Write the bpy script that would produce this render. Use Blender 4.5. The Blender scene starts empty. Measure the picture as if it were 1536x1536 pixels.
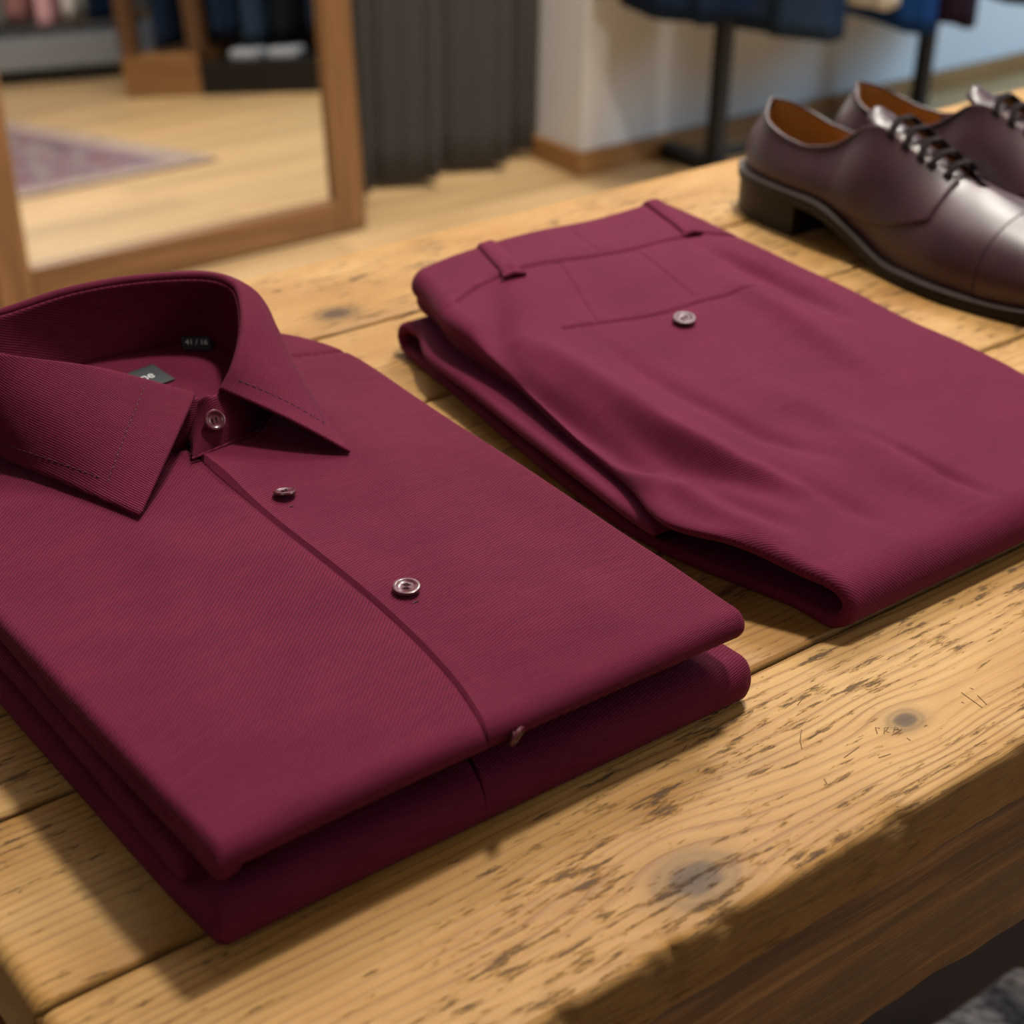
import bpy, math, random
import numpy as np
from mathutils import Vector, Matrix

random.seed(4)
rng = np.random.default_rng(4)
C = bpy.context.scene.collection
TT = 0.76                    # table top height above the floor
CAMH = 0.375                 # camera height above the table top

# ------------------------------------------------------------------ camera
F = 2520.0
YAW, PIT, ROL = (math.radians(a) for a in (38.2, 29.6, 1.15))
fwd = np.array([math.sin(YAW)*math.cos(PIT), math.cos(YAW)*math.cos(PIT), -math.sin(PIT)])
r0 = np.array([math.cos(YAW), -math.sin(YAW), 0.0]); u0 = np.cross(r0, fwd)
rt = math.cos(ROL)*r0 + math.sin(ROL)*u0
up = -math.sin(ROL)*r0 + math.cos(ROL)*u0
cam = bpy.data.cameras.new('camera'); camo = bpy.data.objects.new('camera', cam); C.objects.link(camo)
M = Matrix.Identity(4)
for i in range(3):
    M[i][0] = rt[i]; M[i][1] = up[i]; M[i][2] = -fwd[i]
M.translation = (0, 0, TT + CAMH)
camo.matrix_world = M
cam.sensor_width = 36; cam.lens = 36*F/1536
cam.dof.use_dof = True; cam.dof.focus_distance = 0.645; cam.dof.aperture_fstop = 10.0
cam.clip_start = 0.02; cam.clip_end = 60
bpy.context.scene.camera = camo


def bp(x, y, z=0.0):
    """point of the photograph (measured pixel) at height z above the table top -> world"""
    d = rt*(x-768)/F - up*(y-768)/F + fwd
    t = (z-CAMH)/d[2]
    return np.array([t*d[0], t*d[1], TT + z])


def bpl(x, y, z=0.0):        # same but z counted from the table top
    p = bp(x, y, z); p[2] -= TT
    return p

# ------------------------------------------------------------------ helpers
def tag(o, label=None, cat=None, group=None, kind=None):
    if label: o['label'] = label
    if cat: o['category'] = cat
    if group: o['group'] = group
    if kind: o['kind'] = kind
    return o


def thing(name, loc, label, cat, group=None, rz=0.0):
    o = bpy.data.objects.new(name, None); C.objects.link(o)
    o.empty_display_size = 0.05
    o.location = loc; o.rotation_euler = (0, 0, rz)
    o['_b'] = 0; del o['_b']
    return tag(o, label, cat, group)


def mesh_obj(name, V, Fc, mat, parent=None, uv=None, smooth=True, offset=(0, 0, 0)):
    """V in world-like coordinates; offset (base of the parent thing) is subtracted."""
    V = np.asarray(V, float) - np.asarray(offset, float)
    me = bpy.data.meshes.new(name)
    me.from_pydata([tuple(v) for v in V], [], [tuple(int(i) for i in f) for f in Fc])
    if uv is not None:
        uvl = me.uv_layers.new(name='UVMap')
        uv = np.asarray(uv, float)
        li = np.empty(len(me.loops), dtype=np.int32); me.loops.foreach_get('vertex_index', li)
        uvl.data.foreach_set('uv', uv[li].astype(np.float32).ravel())
    me.materials.append(mat)
    if smooth:
        me.polygons.foreach_set('use_smooth', np.ones(len(me.polygons), dtype=bool))
    me.update()
    o = bpy.data.objects.new(name, me); C.objects.link(o)
    if parent is not None: o.parent = parent
    return o


class MB:
    """collects shapes for one mesh"""
    def __init__(s): s.V = []; s.F = []; s.U = []; s.n = 0
    def add(s, V, Fc, U=None):
        V = np.asarray(V, float).reshape(-1, 3)
        s.V.append(V); s.F += [tuple(int(i)+s.n for i in f) for f in Fc]
        s.U.append(np.asarray(U, float) if U is not None else V[:, :2].copy())
        s.n += len(V); return s
    def build(s, name, mat, parent=None, smooth=True, offset=(0, 0, 0), auto=None):
        o = mesh_obj(name, np.concatenate(s.V), s.F, mat, parent, np.concatenate(s.U), smooth, offset)
        if auto:
            fix(o); autosmooth(o, auto)
        return o


def fix(o):
    import bmesh
    bm = bmesh.new(); bm.from_mesh(o.data)
    bmesh.ops.recalc_face_normals(bm, faces=bm.faces); bm.to_mesh(o.data); bm.free()


def autosmooth(o, deg=35):
    import bmesh
    bm = bmesh.new(); bm.from_mesh(o.data)
    a = math.radians(deg)
    for e in bm.edges:
        if len(e.link_faces) == 2 and e.calc_face_angle(0) > a: e.smooth = False
    bm.to_mesh(o.data); bm.free()


def grid_faces(nu, nv, off=0, cu=False, cv=False, flip=False):
    f = []
    for i in range(nu if cu else nu-1):
        i2 = (i+1) % nu
        for j in range(nv if cv else nv-1):
            j2 = (j+1) % nv
            q = (off+i*nv+j, off+i2*nv+j, off+i2*nv+j2, off+i*nv+j2)
            f.append(q[::-1] if flip else q)
    return f


def normals(P):
    du = np.gradient(P, axis=0); dv = np.gradient(P, axis=1)
    n = np.cross(du, dv); l = np.linalg.norm(n, axis=2, keepdims=True)
    return n/np.maximum(l, 1e-12)


def sheet(P, th, U, cu=False):
    """closed cloth sheet of thickness th under the grid P (rounded rim)"""
    nu, nv = P.shape[:2]
    N = normals(P)
    Q = P - N*th
    V = np.concatenate([P.reshape(-1, 3), Q.reshape(-1, 3)])
    UV = np.concatenate([U.reshape(-1, 2), U.reshape(-1, 2)])
    Fc = grid_faces(nu, nv) + grid_faces(nu, nv, nu*nv, flip=True)
    ring = [i*nv for i in range(nu)] + [(nu-1)*nv+j for j in range(1, nv)] + [i*nv+nv-1 for i in range(nu-2, -1, -1)] + [j for j in range(nv-2, 0, -1)]
    ctr = {}
    R = np.array(ring)
    mid = (V[R] + V[R+nu*nv])/2
    # push the rim outward for a rounded edge
    out = np.zeros_like(mid)
    Pf = P.reshape(-1, 3)
    for k, idx in enumerate(ring):
        i, j = divmod(idx, nv)
        o = np.zeros(3)
        if i == 0: o += P[0, j]-P[1, j]
        if i == nu-1: o += P[-1, j]-P[-2, j]
        if j == 0: o += P[i, 0]-P[i, 1]
        if j == nv-1: o += P[i, -1]-P[i, -2]
        l = np.linalg.norm(o); out[k] = o/l if l > 0 else 0
    mid = mid + out*th*0.45
    b = len(V)
    V = np.concatenate([V, mid]); UV = np.concatenate([UV, UV[R]])
    m = len(ring)
    for k in range(m):
        k2 = (k+1) % m
        Fc.append((ring[k2], ring[k], b+k, b+k2))
        Fc.append((b+k2, b+k, ring[k]+nu*nv, ring[k2]+nu*nv))
    return V, Fc, UV


def tube(path, r, n=8, closed=False, cap=True):
    P = np.asarray(path, float); m = len(P)
    r = np.full(m, r) if np.isscalar(r) else np.asarray(r)
    T = np.gradient(P, axis=0)
    if closed: T = np.roll(P, -1, 0) - np.roll(P, 1, 0)
    T /= np.maximum(np.linalg.norm(T, axis=1, keepdims=True), 1e-12)
    a = np.array([0, 0, 1.0]) if abs(T[0][2]) < 0.9 else np.array([1.0, 0, 0])
    V = []
    for i in range(m):
        a = a - T[i]*np.dot(a, T[i]); a /= np.linalg.norm(a)
        b = np.cross(T[i], a)
        for k in range(n):
            t = 2*math.pi*k/n
            V.append(P[i] + r[i]*(math.cos(t)*a + math.sin(t)*b))
    Fc = grid_faces(m, n, cu=closed, cv=True)
    if cap and not closed:
        Fc.append(tuple(range(n-1, -1, -1))); Fc.append(tuple((m-1)*n+k for k in range(n)))
    return np.array(V), Fc


def box(x0, x1, y0, y1, z0, z1, b=0.0):
    """box with chamfered edges"""
    if b <= 0:
        V = [(x, y, z) for x in (x0, x1) for y in (y0, y1) for z in (z0, z1)]
        return np.array(V), [(0, 1, 3, 2), (4, 6, 7, 5), (0, 4, 5, 1), (2, 3, 7, 6), (0, 2, 6, 4), (1, 5, 7, 3)]
    import bmesh
    bm = bmesh.new(); bmesh.ops.create_cube(bm, size=1)
    for v in bm.verts:
        v.co = ((x0+x1)/2+v.co.x*(x1-x0), (y0+y1)/2+v.co.y*(y1-y0), (z0+z1)/2+v.co.z*(z1-z0))
    bmesh.ops.bevel(bm, geom=list(bm.edges), offset=b, segments=2, affect='EDGES', profile=0.5)
    bm.verts.index_update()
    V = np.array([v.co[:] for v in bm.verts]); Fc = [[v.index for v in f.verts] for f in bm.faces]
    bm.free(); return V, Fc


def catmull(pts, n, closed=False):
    P = np.asarray(pts, float); m = len(P)
    seg = m if closed else m-1
    out = []
    for t in np.linspace(0, seg, n, endpoint=not closed):
        i = min(int(t), seg-1); f = t-i
        idx = [(i+k) % m if closed else min(max(i+k, 0), m-1) for k in (-1, 0, 1, 2)]
        p0, p1, p2, p3 = P[idx]
        if not closed and i == 0: p0 = 2*p1-p2
        if not closed and i+2 >= m: p3 = 2*p2-p1
        out.append(0.5*((2*p1)+(-p0+p2)*f+(2*p0-5*p1+4*p2-p3)*f*f+(-p0+3*p1-3*p2+p3)*f**3))
    return np.array(out)


def sstep(a, b, x):
    t = np.clip((np.asarray(x, float)-a)/(b-a), 0, 1); return t*t*(3-2*t)


def dist_poly(X, Y, pts):
    """distance of points to a polyline in plan, and position along it 0..1"""
    d = np.full(np.shape(X), 9.0); s = np.zeros(np.shape(X)); m = len(pts)-1
    for i in range(m):
        ax, ay = pts[i][:2]; bx, by = pts[i+1][:2]
        L = (bx-ax)**2+(by-ay)**2
        t = np.clip(((X-ax)*(bx-ax)+(Y-ay)*(by-ay))/L, 0, 1)
        q = np.hypot(X-ax-t*(bx-ax), Y-ay-t*(by-ay))
        k = q < d
        d = np.where(k, q, d); s = np.where(k, (i+t)/m, s)
    return d, s


def arc_spacing(n, L, r0, r1, ne=9):
    """positions 0..L, dense where the rim rounds (radius r0 at 0, r1 at L)"""
    a = r0*(1-np.cos(np.linspace(0, math.pi/2, ne))); b = L - r1*(1-np.cos(np.linspace(math.pi/2, 0, ne)))
    mid = np.linspace(r0, L-r1, max(n-2*ne, 2)+2)[1:-1]
    return np.concatenate([a, mid, b])


def rim(d, r):
    t = np.clip(d/r, 0, 1); return np.sqrt(np.clip(1-(1-t)**2, 0, 1))

# ------------------------------------------------------------------ node materials
def newmat(name):
    m = bpy.data.materials.new(name); m.use_nodes = True
    nt = m.node_tree; nt.nodes.clear()
    out = nt.nodes.new('ShaderNodeOutputMaterial'); b = nt.nodes.new('ShaderNodeBsdfPrincipled')
    nt.links.new(b.outputs[0], out.inputs[0])
    return m, nt, b


def nd(nt, t, **kw):
    n = nt.nodes.new(t)
    for k, v in kw.items():
        if k.startswith('i_'):
            n.inputs[int(k[2:]) if k[2:].isdigit() else k[2:]].default_value = v
        else: setattr(n, k, v)
    return n


def val(nt, x):
    return x


def math_(nt, op, a, b=None, c=None, clamp=False):
    n = nt.nodes.new('ShaderNodeMath'); n.operation = op; n.use_clamp = clamp
    for i, x in enumerate((a, b, c)):
        if x is None: continue
        if isinstance(x, (int, float)): n.inputs[i].default_value = x
        else: nt.links.new(x, n.inputs[i])
    return n.outputs[0]


def ramp(nt, fac, stops, interp='LINEAR'):
    n = nt.nodes.new('ShaderNodeValToRGB'); cr = n.color_ramp; cr.interpolation = interp
    while len(cr.elements) > 1: cr.elements.remove(cr.elements[-1])
    for i, (p, c) in enumerate(stops):
        e = cr.elements[0] if i == 0 else cr.elements.new(p)
        e.position = p; e.color = (*c, 1) if len(c) == 3 else c
    nt.links.new(fac, n.inputs[0]); return n.outputs[0]


def mix(nt, fac, a, b, mode='MIX'):
    n = nt.nodes.new('ShaderNodeMix'); n.data_type = 'RGBA'; n.blend_type = mode
    for s, x in ((n.inputs[0], fac), (n.inputs[6], a), (n.inputs[7], b)):
        if isinstance(x, (int, float)): s.default_value = x
        elif isinstance(x, tuple): s.default_value = (*x, 1) if len(x) == 3 else x
        else: nt.links.new(x, s)
    return n.outputs[2]


def noise(nt, vec, scale, detail=3, rough=0.55, dist=0.0):
    n = nd(nt, 'ShaderNodeTexNoise'); n.inputs['Scale'].default_value = scale
    n.inputs['Detail'].default_value = detail; n.inputs['Roughness'].default_value = rough
    n.inputs['Distortion'].default_value = dist
    nt.links.new(vec, n.inputs['Vector']); return n.outputs[0]


def mapping(nt, vec, scale=(1, 1, 1), loc=(0, 0, 0), rot=(0, 0, 0)):
    n = nd(nt, 'ShaderNodeMapping'); n.inputs['Scale'].default_value = scale
    n.inputs['Location'].default_value = loc; n.inputs['Rotation'].default_value = rot
    nt.links.new(vec, n.inputs['Vector']); return n.outputs[0]


def bump(nt, b, h, strength=0.3, dist=0.001):
    n = nd(nt, 'ShaderNodeBump'); n.inputs['Strength'].default_value = strength; n.inputs['Distance'].default_value = dist
    nt.links.new(h, n.inputs['Height']); nt.links.new(n.outputs[0], b.inputs['Normal'])


def setp(b, **kw):
    for k, v in kw.items():
        s = b.inputs[k.replace('_', ' ')]
        s.default_value = (*v, 1) if isinstance(v, tuple) and len(v) == 3 and s.type == 'RGBA' else v


def mat_twill(name, c0, c1, pitch=0.0015, ang=28, contrast=1.0, sheen=0.25):
    m, nt, b = newmat(name)
    uv = nd(nt, 'ShaderNodeUVMap').outputs[0]
    sx = nd(nt, 'ShaderNodeSeparateXYZ'); nt.links.new(uv, sx.inputs[0])
    a = math.radians(ang+90)
    wob = noise(nt, uv, 60, 2)
    t = math_(nt, 'ADD', math_(nt, 'MULTIPLY', sx.outputs[0], math.cos(a)*2*math.pi/pitch), math_(nt, 'MULTIPLY', sx.outputs[1], math.sin(a)*2*math.pi/pitch))
    t = math_(nt, 'ADD', t, math_(nt, 'MULTIPLY', wob, 1.6))
    s = math_(nt, 'MULTIPLY_ADD', math_(nt, 'SINE', t), 0.5, 0.5)
    # cross threads cut the ribs into short stitches
    a2 = math.radians(ang-52)
    t2 = math_(nt, 'ADD', math_(nt, 'MULTIPLY', sx.outputs[0], math.cos(a2)*2*math.pi/(pitch*0.62)), math_(nt, 'MULTIPLY', sx.outputs[1], math.sin(a2)*2*math.pi/(pitch*0.62)))
    s2 = math_(nt, 'MULTIPLY_ADD', math_(nt, 'SINE', t2), 0.5, 0.5)
    h = math_(nt, 'ADD', math_(nt, 'MULTIPLY', s, 0.8), math_(nt, 'MULTIPLY', s2, 0.2))
    slub = noise(nt, mapping(nt, uv, (40, 900, 1), rot=(0, 0, 0.5)), 1, 3, 0.6)
    cloud = noise(nt, uv, 28, 4, 0.6)
    fac = math_(nt, 'ADD', math_(nt, 'MULTIPLY_ADD', h, 0.62*contrast, 0.19), math_(nt, 'MULTIPLY_ADD', slub, 0.5, -0.25), clamp=True)
    col = mix(nt, fac, c0, c1)
    shade = ramp(nt, cloud, [(0.3, (0.88, 0.86, 0.88)), (0.7, (1.08, 1.06, 1.06))])
    col = mix(nt, 1.0, col, shade, 'MULTIPLY')
    nt.links.new(col, b.inputs['Base Color'])
    setp(b, Roughness=0.82, Sheen_Weight=sheen, Sheen_Roughness=0.45, Sheen_Tint=(0.75, 0.35, 0.5))
    b.inputs['Specular IOR Level'].default_value = 0.08
    bump(nt, b, h, 0.55*contrast, 0.00035)
    return m


def mat_plain(name, col, rough=0.6, metal=0.0, var=0.15, scale=20, spec=0.5, bmp=0.0, bscale=200, sheen=0.0, coat=0.0):
    m, nt, b = newmat(name)
    oc = nd(nt, 'ShaderNodeTexCoord').outputs['Object']
    n = noise(nt, oc, scale, 4)
    c = mix(nt, n, tuple(x*(1-var) for x in col), tuple(min(x*(1+var), 1) for x in col))
    nt.links.new(c, b.inputs['Base Color'])
    setp(b, Roughness=rough, Metallic=metal, Sheen_Weight=sheen, Coat_Weight=coat)
    b.inputs['Specular IOR Level'].default_value = spec
    if bmp: bump(nt, b, noise(nt, oc, bscale, 3), bmp, 0.001)
    return m


def mat_wood_simple(name, c0, c1, c2, axis=0, rough=0.45, scale=1.0):
    """furniture timber with grain along one object axis"""
    m, nt, b = newmat(name)
    oc = nd(nt, 'ShaderNodeTexCoord').outputs['Object']
    sc = [60*scale]*3; sc[axis] = 3*scale
    g = noise(nt, mapping(nt, oc, tuple(sc)), 1, 4, 0.6, 0.4)
    sc2 = [10*scale]*3; sc2[axis] = 1*scale
    g2 = noise(nt, mapping(nt, oc, tuple(sc2)), 1, 3)
    c = ramp(nt, g, [(0.3, c0), (0.55, c1), (0.75, c2)])
    c = mix(nt, math_(nt, 'MULTIPLY', g2, 0.5), c, tuple(x*0.55 for x in c1))
    nt.links.new(c, b.inputs['Base Color']); setp(b, Roughness=rough)
    bump(nt, b, g, 0.2, 0.001)
    return m


def mat_table():
    """old pine boards, lengthways grain, pits, knots; UV in metres, offset per board"""
    m, nt, b = newmat('worn_pine')
    uv = nd(nt, 'ShaderNodeUVMap').outputs[0]
    tc = nd(nt, 'ShaderNodeTexCoord'); oc = tc.outputs['Object']
    so = nd(nt, 'ShaderNodeSeparateXYZ'); nt.links.new(oc, so.inputs[0])
    su = nd(nt, 'ShaderNodeSeparateXYZ'); nt.links.new(uv, su.inputs[0])
    # knots, given in table coordinates (x, y, radius)
    kn = []
    for (kx, ky, kr) in KNOTS:
        dx = math_(nt, 'MULTIPLY', math_(nt, 'SUBTRACT', so.outputs[0], kx), 0.72)
        dy = math_(nt, 'SUBTRACT', so.outputs[1], ky)
        d = math_(nt, 'SQRT', math_(nt, 'ADD', math_(nt, 'MULTIPLY', dx, dx), math_(nt, 'MULTIPLY', dy, dy)))
        kn.append((d, dy, kr))
    warp = None
    for d, dy, kr in kn:
        # fibres part around the knot
        e = math_(nt, 'POWER', 2.718, math_(nt, 'MULTIPLY', math_(nt, 'MULTIPLY', d, d), -1/(2*(kr*2.4)**2)))
        w = math_(nt, 'MULTIPLY', math_(nt, 'MULTIPLY', dy, e), -0.75)
        warp = w if warp is None else math_(nt, 'ADD', warp, w)
    y = math_(nt, 'ADD', su.outputs[1], warp)
    n1 = noise(nt, mapping(nt, uv, (1.3, 9, 1)), 1, 2, 0.5)
    n2 = noise(nt, mapping(nt, uv, (9, 60, 1)), 1, 3, 0.6)
    ph = math_(nt, 'ADD', math_(nt, 'MULTIPLY', y, 235.0), math_(nt, 'ADD', math_(nt, 'MULTIPLY', n1, 13.0), math_(nt, 'MULTIPLY', n2, 1.1)))
    saw = math_(nt, 'FRACT', ph)                              # one growth ring 0..1
    line = ramp(nt, saw, [(0.0, (0.25,)*3), (0.55, (0.0,)*3), (0.84, (0.72,)*3), (0.93, (1.0,)*3), (1.0, (0.25,)*3)])
    fib = noise(nt, mapping(nt, uv, (14, 900, 1)), 1, 3, 0.65)
    fib2 = noise(nt, mapping(nt, uv, (45, 420, 1)), 1, 4, 0.7)
    patch = noise(nt, mapping(nt, uv, (4.5, 13, 1), (3.3, 1.1, 0)), 1, 4, 0.6)
    base = ramp(nt, patch, [(0.28, (0.220, 0.104, 0.026)), (0.42, (0.34, 0.182, 0.049)), (0.56, (0.43, 0.258, 0.089)), (0.74, (0.52, 0.348, 0.152))])
    lvar = ramp(nt, noise(nt, mapping(nt, uv, (6, 40, 1), (2.1, 8.3, 0)), 1, 3, 0.6), [(0.32, (0.12,)*3), (0.68, (1.0,)*3)])
    lstr = math_(nt, 'MULTIPLY', line, lvar)
    c = mix(nt, math_(nt, 'MULTIPLY', lstr, 1.1, clamp=True), base, (0.17, 0.075, 0.024))
    c = mix(nt, math_(nt, 'MULTIPLY_ADD', fib, 0.7, -0.16, clamp=True), c, (0.27, 0.125, 0.036))
    # worm pits and dark streaks, in drifts
    drift = ramp(nt, noise(nt, mapping(nt, uv, (5, 16, 1), (7.7, 2.3, 0)), 1, 3, 0.55), [(0.34, (0.0,)*3), (0.56, (1.0,)*3)])
    st = noise(nt, mapping(nt, uv, (45, 260, 1)), 1, 5, 0.72)
    pit = ramp(nt, math_(nt, 'ADD', st, math_(nt, 'MULTIPLY', drift, 0.115)), [(0.655, (0.0,)*3), (0.73, (1.0,)*3)])
    speck = ramp(nt, noise(nt, mapping(nt, uv, (170, 300, 1)), 1, 2, 0.5), [(0.70, (0.0,)*3), (0.76, (1.0,)*3)])
    pits = math_(nt, 'MAXIMUM', pit, math_(nt, 'MULTIPLY', math_(nt, 'MULTIPLY', speck, drift), 0.8))
    c = mix(nt, math_(nt, 'MULTIPLY', pits, 0.85), c, (0.060, 0.035, 0.022))
    # grey grime
    gr = ramp(nt, noise(nt, mapping(nt, uv, (7, 18, 1), (1.7, 5.3, 0)), 1, 5, 0.7), [(0.58, (0.0,)*3), (0.75, (0.55,)*3)])
    c = mix(nt, gr, c, (0.19, 0.12, 0.062))
    kh = None
    for d, dy, kr in kn:
        dd = math_(nt, 'ADD', math_(nt, 'DIVIDE', d, kr), math_(nt, 'MULTIPLY_ADD', fib2, 0.5, -0.25))
        k = ramp(nt, math_(nt, 'MULTIPLY', dd, 0.4), [(0.0, (0.96,)*3), (0.28, (0.86,)*3), (0.42, (0.42,)*3), (0.52, (0.50,)*3), (0.66, (0.18,)*3), (0.95, (0.0,)*3)])
        kc = mix(nt, fib2, (0.016, 0.011, 0.009), (0.085, 0.045, 0.020))
        c = mix(nt, k, c, kc)
    # side faces mixed darker by their normal
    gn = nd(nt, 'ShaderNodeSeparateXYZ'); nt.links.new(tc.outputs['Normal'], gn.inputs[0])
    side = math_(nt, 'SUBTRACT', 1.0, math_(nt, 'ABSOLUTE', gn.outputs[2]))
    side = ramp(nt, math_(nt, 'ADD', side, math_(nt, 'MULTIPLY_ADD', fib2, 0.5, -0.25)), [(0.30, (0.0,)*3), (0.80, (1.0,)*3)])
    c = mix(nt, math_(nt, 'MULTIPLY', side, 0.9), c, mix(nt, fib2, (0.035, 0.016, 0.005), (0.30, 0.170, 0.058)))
    nt.links.new(c, b.inputs['Base Color'])
    rg = math_(nt, 'MULTIPLY_ADD', pits, 0.3, math_(nt, 'MULTIPLY_ADD', patch, 0.25, 0.40))
    nt.links.new(rg, b.inputs['Roughness'])
    b.inputs['Specular IOR Level'].default_value = 0.18
    h = math_(nt, 'SUBTRACT', math_(nt, 'ADD', math_(nt, 'MULTIPLY', line, 0.35), math_(nt, 'MULTIPLY', fib, 0.5)), math_(nt, 'MULTIPLY', pits, 1.2))
    bump(nt, b, h, 0.45, 0.0009)
    return m


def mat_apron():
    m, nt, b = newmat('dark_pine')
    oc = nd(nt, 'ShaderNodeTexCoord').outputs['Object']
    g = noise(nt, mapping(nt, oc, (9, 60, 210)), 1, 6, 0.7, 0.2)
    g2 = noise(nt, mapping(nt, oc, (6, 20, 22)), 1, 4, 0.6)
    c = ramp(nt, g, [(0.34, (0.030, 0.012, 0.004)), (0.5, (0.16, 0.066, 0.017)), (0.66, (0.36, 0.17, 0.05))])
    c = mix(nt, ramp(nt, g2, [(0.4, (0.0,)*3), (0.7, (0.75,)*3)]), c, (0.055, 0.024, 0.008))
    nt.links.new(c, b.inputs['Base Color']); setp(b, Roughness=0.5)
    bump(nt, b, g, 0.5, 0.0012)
    return m


def mat_floor():
    m, nt, b = newmat('oak_floor')
    oc = nd(nt, 'ShaderNodeTexCoord').outputs['Object']
    br = nd(nt, 'ShaderNodeTexBrick'); nt.links.new(oc, br.inputs['Vector'])
    br.inputs['Scale'].default_value = 1.0; br.inputs['Brick Width'].default_value = 1.6; br.inputs['Row Height'].default_value = 0.13
    br.inputs['Mortar Size'].default_value = 0.003; br.inputs['Color1'].default_value = (0.55, 0.55, 0.55, 1); br.inputs['Color2'].default_value = (1, 1, 1, 1)
    br.inputs['Mortar'].default_value = (0.25, 0.25, 0.25, 1); br.offset = 0.37
    g = noise(nt, mapping(nt, oc, (2.5, 40, 1)), 1, 4, 0.6, 0.3)
    c = ramp(nt, g, [(0.3, (0.40, 0.235, 0.10)), (0.55, (0.52, 0.33, 0.155)), (0.75, (0.60, 0.40, 0.20))])
    c = mix(nt, 0.55, c, br.outputs[0], 'MULTIPLY')
    nt.links.new(c, b.inputs['Base Color']); setp(b, Roughness=0.42)
    bump(nt, b, br.outputs[1], 0.15, 0.001)
    return m


def mat_leather(name, col, dark):
    m, nt, b = newmat(name)
    oc = nd(nt, 'ShaderNodeTexCoord').outputs['Object']
    n = noise(nt, oc, 26, 4, 0.55)
    c = ramp(nt, n, [(0.3, dark), (0.7, col)])
    nt.links.new(c, b.inputs['Base Color'])
    setp(b, Roughness=0.40, Coat_Weight=0.06, Coat_Roughness=0.22)
    b.inputs['Specular IOR Level'].default_value = 0.5
    bump(nt, b, noise(nt, oc, 420, 2), 0.05, 0.0006)
    return m


KNOTS = []
for px, py, r in ((1043, 1318, 0.0085), (1358, 1080, 0.0042), (505, 470, 0.007), (0, 1450, 0.006), (1480, 1470, 0.006)):
    p = bp(px, py, 0.0); KNOTS.append((p[0], p[1], r))
KNOTS = KNOTS[:3]

BURG = mat_twill('burgundy_twill', (0.038, 0.0030, 0.0100), (0.152, 0.0150, 0.042), 0.00135, 27, 1.0, 0.03)
TROU = mat_twill('burgundy_wool', (0.068, 0.0062, 0.0205), (0.158, 0.0170, 0.048), 0.0010, 40, 0.6, 0.06)
STITCH = mat_plain('burgundy_thread', (0.055, 0.008, 0.02), 0.8)
BTN = None
PINE = mat_table(); APRON = mat_apron()
FLOOR = mat_floor()
LEATHER = mat_leather('oxblood_leather', (0.056, 0.018, 0.025), (0.026, 0.0085, 0.0125))
SOLE = mat_plain('black_sole', (0.011, 0.008, 0.007), 0.5, spec=.25)
WELT = mat_plain('welt', (0.030, 0.019, 0.016), 0.5, spec=.35)
LINING = mat_plain('tan_lining', (0.33, 0.155, 0.036), 0.6, var=0.2)
LACE = mat_plain('lace', (0.012, 0.007, 0.008), 0.85, spec=.2)
WALLM = mat_plain('white_paint', (0.66, 0.655, 0.645), 0.75, var=0.03, scale=3)
WALLD = mat_plain('dark_paint', (0.17, 0.165, 0.16), 0.8, var=0.03, scale=3)
CEILM = mat_plain('ceiling_paint', (0.40, 0.40, 0.39), 0.8, var=0.02)
OAKTRIM = mat_wood_simple('oak_trim', (0.24, 0.105, 0.03), (0.36, 0.17, 0.052), (0.45, 0.24, 0.08), 0)
OAKTRIMY = mat_wood_simple('oak_trim_side', (0.24, 0.105, 0.03), (0.36, 0.17, 0.052), (0.45, 0.24, 0.08), 1)
FRAMEM = mat_wood_simple('mirror_frame_wood', (0.12, 0.050, 0.014), (0.205, 0.092, 0.027), (0.30, 0.145, 0.045), 2)
DARKWOOD = mat_wood_simple('walnut', (0.055, 0.024, 0.010), (0.10, 0.045, 0.017), (0.15, 0.07, 0.028), 2)
BLACKMET = mat_plain('black_steel', (0.018, 0.016, 0.014), 0.4, 0.6, var=0.1)
CURT = mat_plain('curtain_cloth', (0.030, 0.026, 0.021), 0.9, var=0.25, scale=60, sheen=0.1, bmp=0.3, bscale=500)
STEEL = mat_plain('chrome', (0.6, 0.6, 0.6), 0.25, 1.0, var=0.05)


def mat_button():
    m, nt, b = newmat('burgundy_button')
    oc = nd(nt, 'ShaderNodeTexCoord').outputs['Object']
    n = noise(nt, oc, 700, 3, 0.6, 1.2)
    c = ramp(nt, n, [(0.35, (0.05, 0.006, 0.014)), (0.62, (0.11, 0.018, 0.032)), (0.85, (0.26, 0.09, 0.115))])
    nt.links.new(c, b.inputs['Base Color']); setp(b, Roughness=0.30, Coat_Weight=0.2)
    return m


BTN = mat_button()

# ------------------------------------------------------------------ room shell
RX0, RX1, RY0, RY1, RH = -2.6, 4.9, -3.6, 2.632, 2.8
def slab(name, x0, x1, y0, y1, z0, z1, mat):
    V, Fc = box(x0, x1, y0, y1, z0, z1)
    o = mesh_obj(name, V, Fc, mat, None, V[:, :2], smooth=False)
    return tag(o, kind='structure')


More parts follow.
